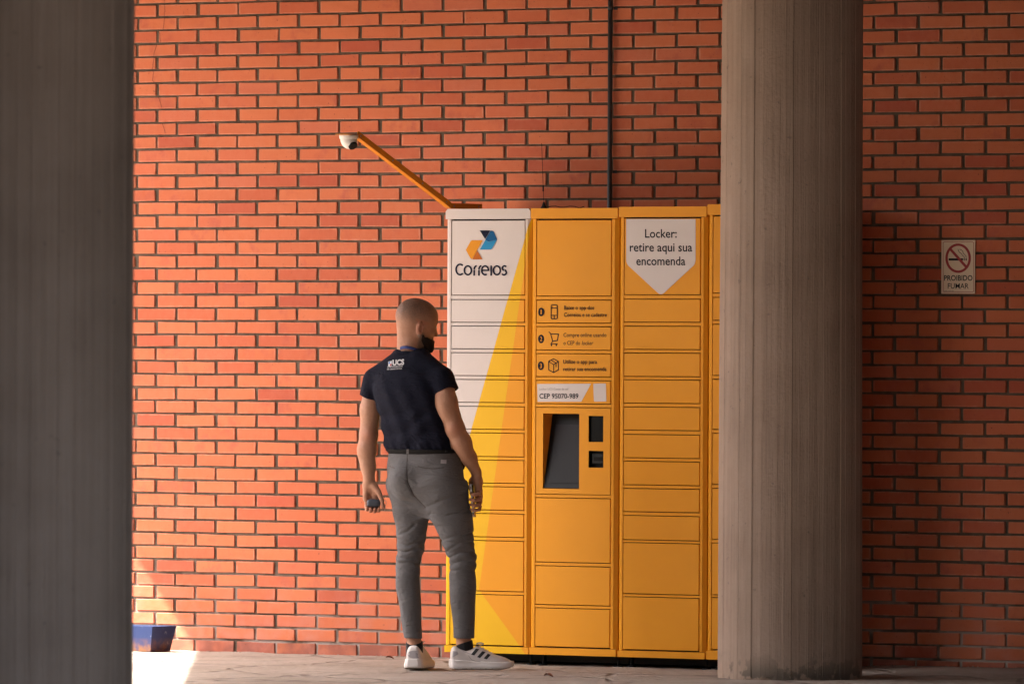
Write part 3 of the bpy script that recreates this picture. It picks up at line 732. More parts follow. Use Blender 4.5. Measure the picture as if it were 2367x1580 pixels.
# ------------------------------------------------------------------ conduit on the wall
xa_ = on_y(1413.5, 0, -0.02)[0]; xb_ = on_y(1407, 475, -0.02)[0]; xc = (xa_ + xb_) / 2
cond = thing('conduit', 'dark grey vertical conduit pipe running down the brick wall behind the lockers', 'pipe', (xc, -0.02, ZF))
put('pipe', MB().tube([(xc, -0.021, 0.3), (xc, -0.021, HR - 0.01)], 0.0118, 14), M['pipe'], cond, True)
for py in (20, 397):
    zc_ = on_y(1410, py, -0.02)[2]
    put('clamp', MB().tube([(xc, -0.021, zc_ - 0.008), (xc, -0.021, zc_ + 0.008)], 0.0142, 14).box(xc + 0.010, xc + 0.030, -0.006, -0.0022, zc_ - 0.007, zc_ + 0.007), M['pipe'], cond)

# ------------------------------------------------------------------ no-smoking sign
YS = -0.006
g7 = lambda y=YS - 0.0006: Print(2100, 520, 7.84, y)
a, b = on_y(2175.9, 616, YS), on_y(2253.7, 616, YS); zt_, zb2 = on_y(2214, 554.8, YS)[2], on_y(2214, 678.6, YS)[2]
sg = thing('no_smoking_sign', 'small cream no smoking sign fixed to the shaded bricks right of the column', 'sign', ((a[0] + b[0]) / 2, YS, zb2))
put('plate', MB().cbox(a[0], b[0], YS, -0.0026, zb2, zt_, 0.0006), M['signplate'], sg)
p = g7(); p.rring(629, 1179, 306, 1213, 22, 8); p.done('border', M['signred'], sg)
p = g7(YS - 0.0012); p.arc(900, 600, 210, 245, 0, 360, 44, 48); p.stroke([(752, 428), (1052, 766)], 46); p.done('prohibition_ring', M['signred'], sg)
p = g7(); p.poly([(727, 603), (988, 603), (988, 643), (727, 643)]); p.poly([(1000, 603), (1018, 603), (1018, 643), (1000, 643)]); p.poly([(1034, 603), (1055, 603), (1055, 643), (1034, 643)])
p.stroke([(1012, 598), (1008, 572), (975, 548), (962, 520), (925, 495), (905, 470), (897, 436)], 9); p.stroke([(1044, 598), (1042, 560), (1010, 528), (990, 508), (985, 475), (955, 448), (922, 438)], 9); p.done('cigarette', M['ink'], sg)
for tx in (('PROIBIDO', 645, 1160, 1005, 94, 0.016), ('FUMAR', 712, 1090, 1150, 94, 0.006)):
    p = g7(); p.text(*tx); p.done('sign_text', M['ink'], sg)
p = g7(); p.stroke([(642, 1192), (706, 1192)], 7); p.stroke([(718, 1192), (770, 1192)], 7); p.stroke([(780, 1192), (818, 1192)], 7); p.done('maker_line', M['ink_grey'], sg)

# ------------------------------------------------------------------ blue trough by the wall
q = on_z(347.5, 1507, 0.010); xr_, yf_ = q[0], q[1]
pot = thing('planter_box', 'small chipped blue metal planter box on the sunlit floor by the wall', 'planter', (xr_ - 0.25, yf_ + 0.1, 0.01))
x0, x1, y0, y1 = xr_ - 0.52, xr_, yf_, yf_ + 0.165; zz0, hh = 0.014, 0.126; fl = 0.022
def trough(i):
    mb = MB(); th = 0.004
    o = [(x0 + 0.0, y0), (x1, y0), (x1, y1), (x0, y1)]; ot = [(x0 - fl, y0 - fl * .6), (x1 + fl, y0 - fl * .6), (x1 + fl, y1 + fl), (x0 - fl, y1 + fl)]
    it = [(x0 - fl + th, y0 - fl * .6 + th), (x1 + fl - th, y0 - fl * .6 + th), (x1 + fl - th, y1 + fl - th), (x0 - fl + th, y1 + fl - th)]
    ib = [(x0 + th, y0 + th), (x1 - th, y0 + th), (x1 - th, y1 - th), (x0 + th, y1 - th)]
    V = [(a, b, zz0) for a, b in o] + [(a, b, zz0 + hh) for a, b in ot] + [(a, b, zz0 + hh) for a, b in it] + [(a, b, zz0 + th) for a, b in ib]
    F = [(3, 2, 1, 0)] + [(k, (k + 1) % 4, 4 + (k + 1) % 4, 4 + k) for k in range(4)] + [(4 + k, 4 + (k + 1) % 4, 8 + (k + 1) % 4, 8 + k) for k in range(4)] + [(8 + k, 8 + (k + 1) % 4, 12 + (k + 1) % 4, 12 + k) for k in range(4)] + [(12, 13, 14, 15)]
    return mb.add(V, F)
put('trough', trough(0), M['pot'], pot)
put('soil', MB().box(x0 + 0.006, x1 - 0.006, y0 + 0.006, y1 - 0.006, zz0 + 0.006, zz0 + 0.06), M['mortar'], pot)

# ------------------------------------------------------------------ the person: implicit surfaces turned into meshes
class Field:
    def __init__(s, lo, hi, h):
        s.lo = np.array(lo, float); s.h = h; s.n = np.ceil((np.array(hi) - s.lo) / h).astype(int) + 1
        s.ax = [(s.lo[i] + h * np.arange(s.n[i])).astype(np.float32) for i in range(3)]
        s.F = np.full(tuple(s.n), 0.3, np.float32)
    def sub(s, lo, hi, pad):
        sl = []
        for i in range(3):
            a = int(max(0, math.floor((lo[i] - pad - s.lo[i]) / s.h))); b = int(min(s.n[i], math.ceil((hi[i] + pad - s.lo[i]) / s.h) + 1)); sl.append(slice(a, max(a, b)))
        X, Y, Z = [s.ax[i][sl[i]] for i in range(3)]
        return tuple(sl), X[:, None, None], Y[None, :, None], Z[None, None, :]
    def join(s, prim, k=0.01, op='u'):
        fn, lo, hi = prim
        sl, X, Y, Z = s.sub(lo, hi, k + 0.02)
        if 0 in [q.stop - q.start for q in sl]: return s
        d = fn(X, Y, Z).astype(np.float32); a = s.F[sl]
        if op == 'u':
            h = np.clip(0.5 + 0.5 * (a - d) / k, 0, 1); s.F[sl] = a * (1 - h) + d * h - k * h * (1 - h)
        elif op == 's':
            h = np.clip(0.5 - 0.5 * (a + d) / k, 0, 1); s.F[sl] = a * (1 - h) + (-d) * h + k * h * (1 - h)
        return s
    def cut(s, fn):                       # intersect with a half space fn <= 0
        s.F = np.maximum(s.F, fn(s.ax[0][:, None, None], s.ax[1][None, :, None], s.ax[2][None, None, :]).astype(np.float32)); return s
    def disp(s, fn):
        s.F = s.F + fn(s.ax[0][:, None, None], s.ax[1][None, :, None], s.ax[2][None, None, :]).astype(np.float32); return s
    def mesh(s, smooth=2):
        F = s.F; I = F < 0; n = s.n
        c = np.zeros(tuple(n - 1), np.int8)
        for a in (0, 1):
            for b in (0, 1):
                for d in (0, 1): c += I[a:n[0] - 1 + a, b:n[1] - 1 + b, d:n[2] - 1 + d]
        act = np.argwhere((c > 0) & (c < 8)); idx = np.full(tuple(n - 1), -1, np.int32); idx[tuple(act.T)] = np.arange(len(act))
        acc = np.zeros((len(act), 3)); cnt = np.zeros(len(act))
        cor = [(a, b, d) for a in (0, 1) for b in (0, 1) for d in (0, 1)]
        val = {q: F[act[:, 0] + q[0], act[:, 1] + q[1], act[:, 2] + q[2]].astype(float) for q in cor}
        for q in cor:
            for ax in range(3):
                if q[ax] == 0:
                    r = list(q); r[ax] = 1; r = tuple(r); A, B = val[q], val[r]; m = (A < 0) != (B < 0)
                    t = np.where(m, A / np.where(m, A - B, 1), 0)
                    P = np.tile(np.array(q, float), (len(act), 1)); P[:, ax] += t
                    acc[m] += P[m]; cnt[m] += 1
        V = s.lo + s.h * (act + acc / cnt[:, None])
        quads = []
        for ax in range(3):
            o = [i for i in range(3) if i != ax]
            sl1 = [slice(None)] * 3; sl2 = [slice(None)] * 3; sl1[ax] = slice(0, n[ax] - 1); sl2[ax] = slice(1, n[ax])
            ch = I[tuple(sl1)] != I[tuple(sl2)]
            e = np.argwhere(ch); e = e[(e[:, o[0]] > 0) & (e[:, o[1]] > 0) & (e[:, o[0]] < n[o[0]] - 1) & (e[:, o[1]] < n[o[1]] - 1)]
            g = []
            for da, db in ((-1, -1), (0, -1), (0, 0), (-1, 0)):
                q = e.copy(); q[:, o[0]] += da; q[:, o[1]] += db; g.append(idx[tuple(q.T)])
            g = np.stack(g, -1); flip = I[tuple(e.T)]
            if ax == 1: flip = ~flip
            g[~flip] = g[~flip][:, ::-1]; quads.append(g)
        Q = np.concatenate(quads); Q = Q[(Q >= 0).all(1)]
        for _ in range(smooth):
            S = np.zeros_like(V); N = np.zeros(len(V))
            for a, b in ((0, 1), (1, 2), (2, 3), (3, 0)):
                np.add.at(S, Q[:, a], V[Q[:, b]]); np.add.at(S, Q[:, b], V[Q[:, a]]); np.add.at(N, Q[:, a], 1); np.add.at(N, Q[:, b], 1)
            V = V * 0.45 + 0.55 * S / np.maximum(N, 1)[:, None]
        return V, Q
def rcone(a, b, ra, rb, sq=None):
    a = np.array(a, float); b = np.array(b, float); d = b - a; L2 = max(d @ d, 1e-12); R = max(ra, rb)
    def fn(X, Y, Z):
        x, y, z = X - a[0], Y - a[1], Z - a[2]
        t = np.clip((x * d[0] + y * d[1] + z * d[2]) / L2, 0, 1); x = x - t * d[0]; y = y - t * d[1]; z = z - t * d[2]
        if sq is not None:
            n, f = sq; e = (x * n[0] + y * n[1] + z * n[2]) * (f - 1); x = x + n[0] * e; y = y + n[1] * e; z = z + n[2] * e
        return np.sqrt(x * x + y * y + z * z) - (ra + (rb - ra) * t)
    return fn, np.minimum(a, b) - R, np.maximum(a, b) + R
def ellip(c, r, B=np.eye(3)):            # B rows: axes
    c = np.array(c, float); R = max(r)
    def fn(X, Y, Z):
        x, y, z = X - c[0], Y - c[1], Z - c[2]
        q = [(x * B[i][0] + y * B[i][1] + z * B[i][2]) for i in range(3)]
        k0 = np.sqrt(sum((q[i] / r[i]) ** 2 for i in range(3))); k1 = np.sqrt(sum((q[i] / r[i] ** 2) ** 2 for i in range(3)))
        return k0 * (k0 - 1) / np.maximum(k1, 1e-6)
    return fn, c - R, c + R
def loft(rows, phi=0.0, n=2.3, grow=0.0):  # rows: (w, u_left, u_right, v, half depth), any order
    rows = sorted(rows); A = np.array(rows); ph = math.radians(phi); cs, sn = math.cos(ph), math.sin(ph)
    wv = np.linspace(A[0, 0], A[-1, 0], 200)
    def sm(y):                            # smooth interpolation
        q = np.interp(wv, A[:, 0], y); k = np.ones(9) / 9; return np.convolve(np.pad(q, 4, 'edge'), k, 'valid')
    uL, uR, vc, b = [sm(A[:, i]) for i in (1, 2, 3, 4)]
    half = (uR - uL) / 2; b = np.minimum(b, half * 0.98 / max(sn, 1e-3)) if sn > 0 else b
    aa = np.sqrt(np.maximum(half ** 2 - (b * sn) ** 2, 1e-4)) / cs; cu = (uL + uR) / 2
    def fn(X, Y, Z):
        I = lambda q: np.interp(Z.ravel(), wv, q)[None, None, :]
        du, dv = X - I(cu), Y - I(vc); a, bb = I(aa) + grow, I(b) + grow
        p = du * cs - dv * sn; q = du * sn + dv * cs
        d = ((np.abs(p / a) ** n + np.abs(q / bb) ** n) ** (1 / n) - 1) * np.minimum(a, bb)
        return np.maximum(d, np.maximum(A[0, 0] - Z, Z - A[-1, 0]))
    m = max(b.max(), half.max()) + grow + 0.02
    return fn, np.array([uL.min() - m * .3, vc.min() - m, A[0, 0]]), np.array([uR.max() + m * .3, vc.max() + m, A[-1, 0]])

PS = 485.1
def PT(px, py, v=0.0):
    wz = (1545 - py) / PS; return np.array([(px - 960) / PS - 0.0044 * wz, v, wz])
def row(py, L, R, v, b): return (PT(0, py)[2], PT(L, py)[0], PT(R, py)[0], v, b)
P0 = on_z(960, 1545, ZF)
person = thing('person', 'person in navy polo shirt, grey trousers and white sneakers seen from behind at the lockers', 'person', tuple(P0))
person.rotation_euler = (0, 0, TH); ABS[person.name] = Vector((0, 0, 0))

# head frame
HY, HP = math.radians(62), math.radians(15)
hf = np.array([math.sin(HY) * math.cos(HP), math.cos(HY) * math.cos(HP), -math.sin(HP)]); hr = np.array([math.cos(HY), -math.sin(HY), 0.0]); ht_ = np.cross(hr, hf)
HB = np.stack([hr, hf, ht_])
HC = PT(964.0, 740.5, 0.055)
def hd(r, f, t): return HC + hr * r + hf * f + ht_ * t
def head(fl, k=0.02):
    fl.join(ellip(hd(0, -0.010, 0.008), (0.077, 0.102, 0.091), HB), 0.01)
    fl.join(ellip(hd(0, 0.030, 0.020), (0.066, 0.066, 0.062), HB), 0.03)                # forehead
    fl.join(ellip(hd(0, 0.046, -0.056), (0.056, 0.054, 0.074), HB), 0.03)               # face
    for s_ in (-1, 1):
        fl.join(rcone(hd(0.050 * s_, 0.006, -0.060), hd(0.022 * s_, 0.076, -0.114), 0.020, 0.020), 0.02)   # jaw
        fl.join(ellip(hd(0.036 * s_, 0.066, -0.042), (0.022, 0.020, 0.020), HB), 0.015)   # cheek
        fl.join(ellip(hd(0.031 * s_, 0.097, -0.014), (0.018, 0.012, 0.011), HB), 0.008, 's')   # eye socket
        fl.join(rcone(hd(0.012 * s_, 0.089, 0.004), hd(0.048 * s_, 0.076, 0.003), 0.008, 0.006), 0.010)   # brow
        fl.join(ellip(hd(0.031 * s_, 0.080, -0.014), (0.014, 0.012, 0.012), HB), 0.004)   # lids
        # ear
        E1 = np.stack([hr * 0.93 - hf * 0.36 * s_, hf * 0.93 + hr * 0.36 * s_, ht_])
        fl.join(ellip(hd(0.078 * s_, -0.012, -0.050), (0.009, 0.019, 0.032), E1), 0.006)
        fl.join(ellip(hd(0.086 * s_, -0.008, -0.046), (0.006, 0.010, 0.018), E1), 0.004, 's')
        fl.join(rcone(hd(0.080 * s_, -0.024, -0.030), hd(0.080 * s_, -0.012, -0.020), 0.0045, 0.0045), 0.004)
    fl.join(rcone(hd(0, 0.094, -0.004), hd(0, 0.114, -0.044), 0.008, 0.012), 0.012)     # nose
    for s_ in (-1, 1): fl.join(ellip(hd(0.010 * s_, 0.104, -0.049), (0.009, 0.010, 0.008), HB), 0.006)
    fl.join(rcone(hd(-0.020, 0.094, -0.074), hd(0.020, 0.094, -0.074), 0.008, 0.008), 0.008)
    fl.join(rcone(hd(-0.017, 0.093, -0.084), hd(0.017, 0.093, -0.084), 0.008, 0.008), 0.005)
    fl.join(ellip(hd(0, 0.084, -0.112), (0.022, 0.018, 0.018), HB), 0.015)              # chin
NB = PT(954, 832, 0.035)
def neck(fl):
    fl.join(rcone(NB, hd(0, -0.020, -0.050), 0.055, 0.054, (hr, 1.06)), 0.025)
    fl.join(rcone(PT(936, 846, 0.05), hd(-0.01, -0.048, -0.055), 0.040, 0.036), 0.02)

# arms ---------------------------------------------------------------
LA = [(PT(868, 880, 0.085), 0.050), (PT(855, 950, 0.085), 0.0455), (PT(852, 1008, 0.075), 0.0415), (PT(849, 1040, 0.072), 0.0405), (PT(851, 1080, 0.068), 0.0335), (PT(853, 1113, 0.062), 0.0265)]
RA = [(PT(1020, 876, -0.085), 0.052), (PT(1033, 930, -0.118), 0.0490), (PT(1053, 992, -0.125), 0.0430), (PT(1066, 1022, -0.115), 0.0425), (PT(1084, 1058, -0.085), 0.0350), (PT(1100, 1091, -0.055), 0.0245)]
def limbs(fl, ch, k=0.02):
    for (a, ra), (b, rb) in zip(ch[:-1], ch[1:]): fl.join(rcone(a, b, ra, rb), k)
def z2(a, b, v): return PT(780 + a / 3.92, 960 + b / 3.92, v)
def hands(fl):
    # right hand: palm on the far side of the phone, fingers round its near edge
    wr = RA[-1][0]
    fl.join(rcone(wr, z2(1275, 600, -0.045), 0.0245, 0.026, (np.array([1, 0, 0]), 1.15)), 0.015)
    fl.join(rcone(z2(1268, 590, -0.060), z2(1280, 740, -0.062), 0.021, 0.019), 0.012)
    fl.join(rcone(z2(1268, 590, -0.030), z2(1282, 780, -0.030), 0.021, 0.017), 0.012)
    for i, (yb, ln, r) in enumerate(((690, 1.0, 0.0092), (742, 1.06, 0.0095), (790, 1.0, 0.0090), (832, 0.86, 0.0080))):
        b0 = z2(1292, yb - 10, -0.060); b1 = z2(1285, yb + 18, -0.060 - 0.040 * ln); b2 = z2(1240, yb + 26, -0.072 - 0.040 * ln); b3 = z2(1205 - 6 * (i == 1), yb + 14, -0.066 - 0.034 * ln)
        fl.join(rcone(b0, b1, r * 1.15, r * 1.05), 0.006).join(rcone(b1, b2, r * 1.05, r), 0.003).join(rcone(b2, b3, r, r * 0.82), 0.003)
    t0, t1, t2, t3 = z2(1250, 560, -0.035), z2(1212, 590, -0.030), z2(1205, 650, -0.020), z2(1214, 705, -0.016)
    fl.join(rcone(t0, t1, 0.017, 0.0125), 0.012).join(rcone(t1, t2, 0.0120, 0.0105), 0.003).join(rcone(t2, t3, 0.0105, 0.0085), 0.003)
    # left hand: palm toward the back, fingers curled under the case
    wl = LA[-1][0]
    fl.join(rcone(wl, z2(290, 660, 0.066), 0.0260, 0.026, (np.array([0, 1, 0]), 1.2)), 0.012)
    fl.join(rcone(z2(262, 640, 0.066), z2(258, 760, 0.066), 0.019, 0.016), 0.012).join(rcone(z2(320, 650, 0.066), z2(352, 765, 0.066), 0.020, 0.016), 0.012)
    for i, (x, r, dn) in enumerate(((262, 0.0082, -10), (296, 0.0092, 2), (334, 0.0095, 4), (370, 0.0092, -2))):
        b0 = z2(x, 755, 0.068); b1 = z2(x - 2, 838 + dn, 0.062); b2 = z2(x + 3, 870 + dn, 0.030); b3 = z2(x + 8, 848 + dn, 0.010)
        fl.join(rcone(b0, b1, r * 1.15, r * 1.05), 0.006).join(rcone(b1, b2, r * 1.05, r), 0.003).join(rcone(b2, b3, r, r * 0.82), 0.003)
    t0, t1, t2, t3 = z2(330, 645, 0.052), z2(372, 700, 0.038), z2(402, 770, 0.026), z2(415, 838, 0.020)
    fl.join(rcone(t0, t1, 0.019, 0.0145), 0.012).join(rcone(t1, t2, 0.0135, 0.0110), 0.004).join(rcone(t2, t3, 0.0108, 0.0085), 0.003)

SHIRT_ROWS = [row(1060, 906, 1050, 0.0, 0.104), row(1048, 902, 1054, 0.0, 0.108), row(1036, 892, 1060, 0.0, 0.119), row(1004, 888, 1050, 0.0, 0.117), row(966, 881, 1040, 0.0, 0.119), row(930, 868, 1034, 0.0, 0.122), row(900, 861, 1030, 0.0, 0.120),
              row(872, 866, 1022, 0.008, 0.108), row(850, 880, 1008, 0.016, 0.088), row(830, 899, 996, 0.024, 0.070), row(816, 916, 984, 0.030, 0.056)]
PELVIS = [row(1040, 900, 1057, 0.0, 0.110), row(1080, 897, 1067, 0.0, 0.118), row(1123, 895.5, 1075, -0.004, 0.122), row(1150, 906, 1074, -0.002, 0.112), row(1175, 930, 1056, 0.0, 0.085), row(1196, 960, 1024, 0.0, 0.05)]
LLEG = [row(1115, 898, 985, 0.040, 0.085), row(1150, 902, 989, 0.043, 0.088), row(1190, 908, 991, 0.045, 0.084), row(1215, 915, 988, 0.045, 0.078), row(1248, 916.5, 983, 0.045, 0.070), row(1279, 917.5, 979, 0.045, 0.064), row(1299, 915, 972, 0.043, 0.061), row(1330, 914, 970, 0.038, 0.062), row(1366, 915.5, 971, 0.034, 0.063), row(1404, 924, 974, 0.032, 0.058), row(1443, 929, 975, 0.030, 0.054), row(1475, 934, 976, 0.030, 0.052)]
RLEG = [row(1115, 985, 1076, -0.050, 0.088), row(1150, 985, 1082, -0.053, 0.090), row(1190, 991, 1091, -0.055, 0.086), row(1215, 1004, 1094, -0.055, 0.080), row(1248, 1018.5, 1096, -0.055, 0.072), row(1266, 1026, 1098, -0.053, 0.067), row(1292, 1037.5, 1102, -0.050, 0.063), row(1317, 1039, 1099.5, -0.046, 0.062), row(1358, 1038, 1100.5, -0.040, 0.064), row(1404, 1043, 1098.5, -0.035, 0.059), row(1443, 1046.8, 1096.5, -0.030, 0.055), row(1473, 1047.7, 1095.5, -0.028, 0.053)]

# body: one continuous skin mesh
fb = Field((-0.34, -0.26, 0.015), (0.40, 0.26, 1.79), 0.0038)
head(fb); neck(fb)
fb.join(loft([(w_, a + 0.014, b + -0.014, v, d - 0.014) for w_, a, b, v, d in SHIRT_ROWS], 28), 0.02)
fb.join(loft([(w_, a + 0.012, b - 0.012, v, d - 0.012) for w_, a, b, v, d in PELVIS], 28), 0.02)
fb.join(rcone(PT(930, 838, 0.045), LA[0][0], 0.04, 0.046), 0.02).join(rcone(PT(975, 838, -0.01), RA[0][0], 0.042, 0.048), 0.02)
limbs(fb, LA); limbs(fb, RA); hands(fb)
fb.join(ellip(LA[2][0] + np.array([0.004, -0.026, 0.004]), (0.020, 0.020, 0.026)), 0.02); fb.join(ellip(RA[2][0] + np.array([-0.006, -0.026, 0.006]), (0.020, 0.022, 0.026)), 0.02)
fb.join(ellip(LA[3][0] + np.array([-0.014, 0.004, -0.012]), (0.032, 0.034, 0.060)), 0.02); fb.join(ellip(RA[3][0] + np.array([0.016, 0.0, -0.020]), (0.034, 0.034, 0.060)), 0.02)
fb.join(ellip(LA[1][0] + np.array([0.0, -0.018, 0.0]), (0.036, 0.034, 0.075)), 0.02); fb.join(ellip(RA[1][0] + np.array([-0.004, -0.020, -0.01]), (0.038, 0.036, 0.075)), 0.02)
for rows_ in (LLEG, RLEG): fb.join(loft([(w_, a + 0.017, b - 0.017, v, d - 0.017) for w_, a, b, v, d in rows_], 0), 0.02)
LANK, RANK = PT(957, 1478, 0.030), PT(1071, 1478, -0.028)
for an in (LANK, RANK): fb.join(rcone(an + np.array([0, 0, 0.06]), an + np.array([0, 0, -0.09]), 0.034, 0.0355), 0.012)
Vb, Qb = fb.mesh(2)
loc = (Vb - HC) @ HB.T
r_, f_, t_ = loc.T
inhead = (Vb[:, 2] > 1.50) & (np.abs(r_) < 0.095) & (np.abs(f_) < 0.14)
sst = lambda x, a, b: np.clip((x - a) / (b - a), 0, 1) ** 2 * (3 - 2 * np.clip((x - a) / (b - a), 0, 1))
hair = sst(t_ + 0.25 * (-f_), -0.06, 0.085) * (1 - 0.55 * sst(f_, 0.045, 0.075)) * (1 - 0.35 * sst(-r_, 0.02, 0.07)) * (1 - sst(f_, 0.07, 0.085))
hair = np.where(inhead, np.clip(hair * 1.1, 0, 1) * 0.78, 0)
brow = inhead & (f_ > 0.06) & (np.abs(t_ - 0.006) < 0.007) & (np.abs(r_) > 0.010) & (np.abs(r_) < 0.05)
hair = np.where(brow, 1.0, hair)
bt = t_ + 0.079 - 0.55 * np.clip(0.034 - f_, 0.0, 0.06)
bmask = sst(-bt, -0.016, 0.004) * sst(f_ + 0.15 * (t_ + 0.06), -0.012, 0.010)
hair = np.maximum(hair, np.where(inhead & (f_ < 0.112), bmask * 0.9, 0))
ear_ = inhead & (np.abs(r_) > 0.071) & (np.abs(t_ + 0.048) < 0.04)
hair = np.where(ear_, 0.0, hair)
red = np.where(ear_, 0.5, 0.0)
for c_, rad, am in ((LA[2][0] + np.array([0, -0.04, 0]), 0.035, 0.55), (RA[2][0] + np.array([0, -0.04, 0]), 0.035, 0.45)):
    red = np.maximum(red, am * np.exp(-((Vb - c_) ** 2).sum(1) / rad ** 2))
for c_ in (z2(1250, 780, -0.08), z2(320, 840, 0.02)):
    red = np.maximum(red, 0.6 * np.exp(-((Vb - c_) ** 2).sum(1) / 0.05 ** 2))
tat = PT(1052, 926, -0.13)
ink_ = np.exp(-(((Vb - tat) / np.array([0.008, 0.05, 0.022])) ** 2).sum(1))
def skin_mat():
    t = NT('skin'); at = t.n('Attribute', attribute_name='tone'); sc_ = t.n('SeparateColor'); t.put(sc_.inputs[0], at.outputs['Color'])
    v = t.obco()
    c = t.mix(t.noise(v, 45.0, 5, 0.7), (0.33, 0.158, 0.093), (0.46, 0.240, 0.152))
    c = t.mix(sc_.outputs[1], c, (0.38, 0.13, 0.08))
    st = t.math('MULTIPLY', sc_.outputs[0], t.ramp(t.noise(v, 190.0, 3, 0.7), (0.30, 0.45), (0.68, 1.15)))
    c = t.mix(st, c, (0.090, 0.066, 0.054))
    c = t.mix(t.math('MULTIPLY', sc_.outputs[2], 0.6), c, (0.10, 0.07, 0.065))
    t.bump(t.math('ADD', t.noise(v, 350.0, 3), t.math('MULTIPLY', t.noise(v, 40.0, 3), 2.0)), 0.0018)
    t.b.inputs['Subsurface Weight'].default_value = 0.08; t.b.inputs['Subsurface Radius'].default_value = (0.012, 0.005, 0.003); t.b.inputs['Subsurface Scale'].default_value = 0.5
    return t.out(c, 0.52, 0.35)
M['skin'] = skin_mat()
body = raw('body', Vb, Qb, M['skin'], person, True)
ca = body.data.color_attributes.new('tone', 'FLOAT_COLOR', 'POINT')
ca.data.foreach_set('color', np.stack([hair, red, ink_, np.ones(len(hair))], -1).astype(np.float32).ravel())

# beard: a shell over the jaw
fh = Field(HC - 0.16, HC + 0.16, 0.003); head(fh)
def region(X, Y, Z):
    x, y, z = X - HC[0], Y - HC[1], Z - HC[2]
    r = x * hr[0] + y * hr[1] + z * hr[2]; f = x * hf[0] + y * hf[1] + z * hf[2]; t = x * ht_[0] + y * ht_[1] + z * ht_[2]
    top = t + 0.079 - 0.30 * np.clip(0.034 - f, 0.0, 0.06) + 0.003 * np.sin(f * 260) * np.sin(r * 190 + 1)      # cheek line, rising to the sideburn
    return np.maximum(np.maximum(top, 0.010 - f - 0.20 * (t + 0.06)), -0.16 - t)
fh.join(ellip(hd(0, 0.076, -0.118), (0.036, 0.032, 0.030), HB), 0.02); fh.F -= 0.0065; fh.disp(lambda X, Y, Z: 0.0016 * np.sin(X * 700) * np.sin(Y * 640 + 1) * np.sin(Z * 610)); fh.cut(region)
fh.join(ellip(hd(0, 0.100, -0.079), (0.017, 0.02, 0.0065), HB), 0.004, 's')
Vq, Qq = fh.mesh(1)
def fuzzy(name, col, rough=0.9):
    t = NT(name); v = t.obco(); c = t.mix(t.noise(v, 240.0, 3, 0.7), tuple(k * 0.4 for k in col), tuple(k * 1.7 for k in col)); t.bump(t.noise(v, 420.0, 3, 0.7), 0.004); return t.out(c, rough, 0.2)
M['beard'] = fuzzy('dark_beard_hair', (0.018, 0.012, 0.010))
raw('beard', Vq, Qq, M['beard'], person, True)
M['eye'] = simple('eye_white', (0.75, 0.72, 0.70), 0.2); M['iris'] = simple('dark_iris', (0.03, 0.018, 0.012), 0.2)
for s_ in (-1, 1):
    c_ = hd(0.031 * s_, 0.0845, -0.014)
    mb = MB().lathe([(0.0105 * math.cos(a), 0.0105 * math.sin(a)) for a in np.linspace(-1.5, 1.5, 10)], tuple(c_), 14)
    e = put('eye', mb, M['eye'], person, True)
    q = c_ + hf * 0.0085; put('iris', MB().tube([tuple(q), tuple(q + hf * 0.0024)], [0.0052, 0.004], 12), M['iris'], e)
er = hd(0.083, -0.012, -0.083)
put('earring', MB().tube([tuple(er + np.array([0.005 * math.cos(a), 0.002, 0.005 * math.sin(a)])) for a in np.linspace(0, 5.6, 12)], 0.0012, 6), M['steel'], person)

# shirt ---------------------------------------------------------------
fs = Field((-0.32, -0.24, 0.98), (0.30, 0.24, 1.58), 0.0040)
fs.join(loft(SHIRT_ROWS, 28), 0.02)
fs.join(rcone(PT(930, 836, 0.045), PT(868, 880, 0.085), 0.050, 0.058), 0.03).join(rcone(PT(972, 836, -0.01), PT(1020, 877, -0.082), 0.052, 0.060), 0.03)
fs.join(rcone(PT(935, 826, 0.045), PT(970, 828, 0.02), 0.042, 0.042), 0.03)
def sleeve(a, b, ra, rb):
    b2 = b + (b - a) * 0.5; d = (b - a) / np.linalg.norm(b - a); pr = rcone(a, b2, ra, rb + (rb - ra) * 0.5)
    def fn(X, Y, Z): return np.maximum(pr[0](X, Y, Z), (X - b[0]) * d[0] + (Y - b[1]) * d[1] + (Z - b[2]) * d[2])
    fs.join((fn, pr[1], pr[2]), 0.010)
sleeve(PT(868, 880, 0.085), PT(855, 924, 0.085), 0.057, 0.057)
sleeve(PT(1020, 877, -0.083), PT(1031, 907, -0.105), 0.060, 0.0615)
def shirt_folds(X, Y, Z):
    s1 = np.sin((X * 0.95 + 0.22 * (Z - 1.2)) * 2 * np.pi / 0.085 + 1.8 * np.sin(Z * 9 + 1) + 0.6 * np.sin(Y * 40))
    s2 = np.sin((X * 0.5 - 0.9 * (Z - 1.2)) * 2 * np.pi / 0.085 + 1.3 * np.sin(X * 25))
    mk = np.clip((1.42 - Z) / 0.12, 0.15, 1) * np.clip((Z - 1.0) / 0.06, 0.3, 1)
    low = np.exp(-((Z - 1.045) / 0.025) ** 2) * np.sin(X * 2 * np.pi / 0.033 + 2 * np.sin(Z * 60)) * 0.0022
    return 0.0026 * s1 * mk + 0.0026 * s2 * np.clip((1.36 - Z) / 0.2, 0.1, 1) + low
fs.disp(shirt_folds)
fs.join(rcone(NB + np.array([0, 0, -0.01]), hd(0, -0.02, -0.05), 0.058, 0.058, (hr, 1.05)), 0.004, 's')
Vs, Qs = fs.mesh(2)
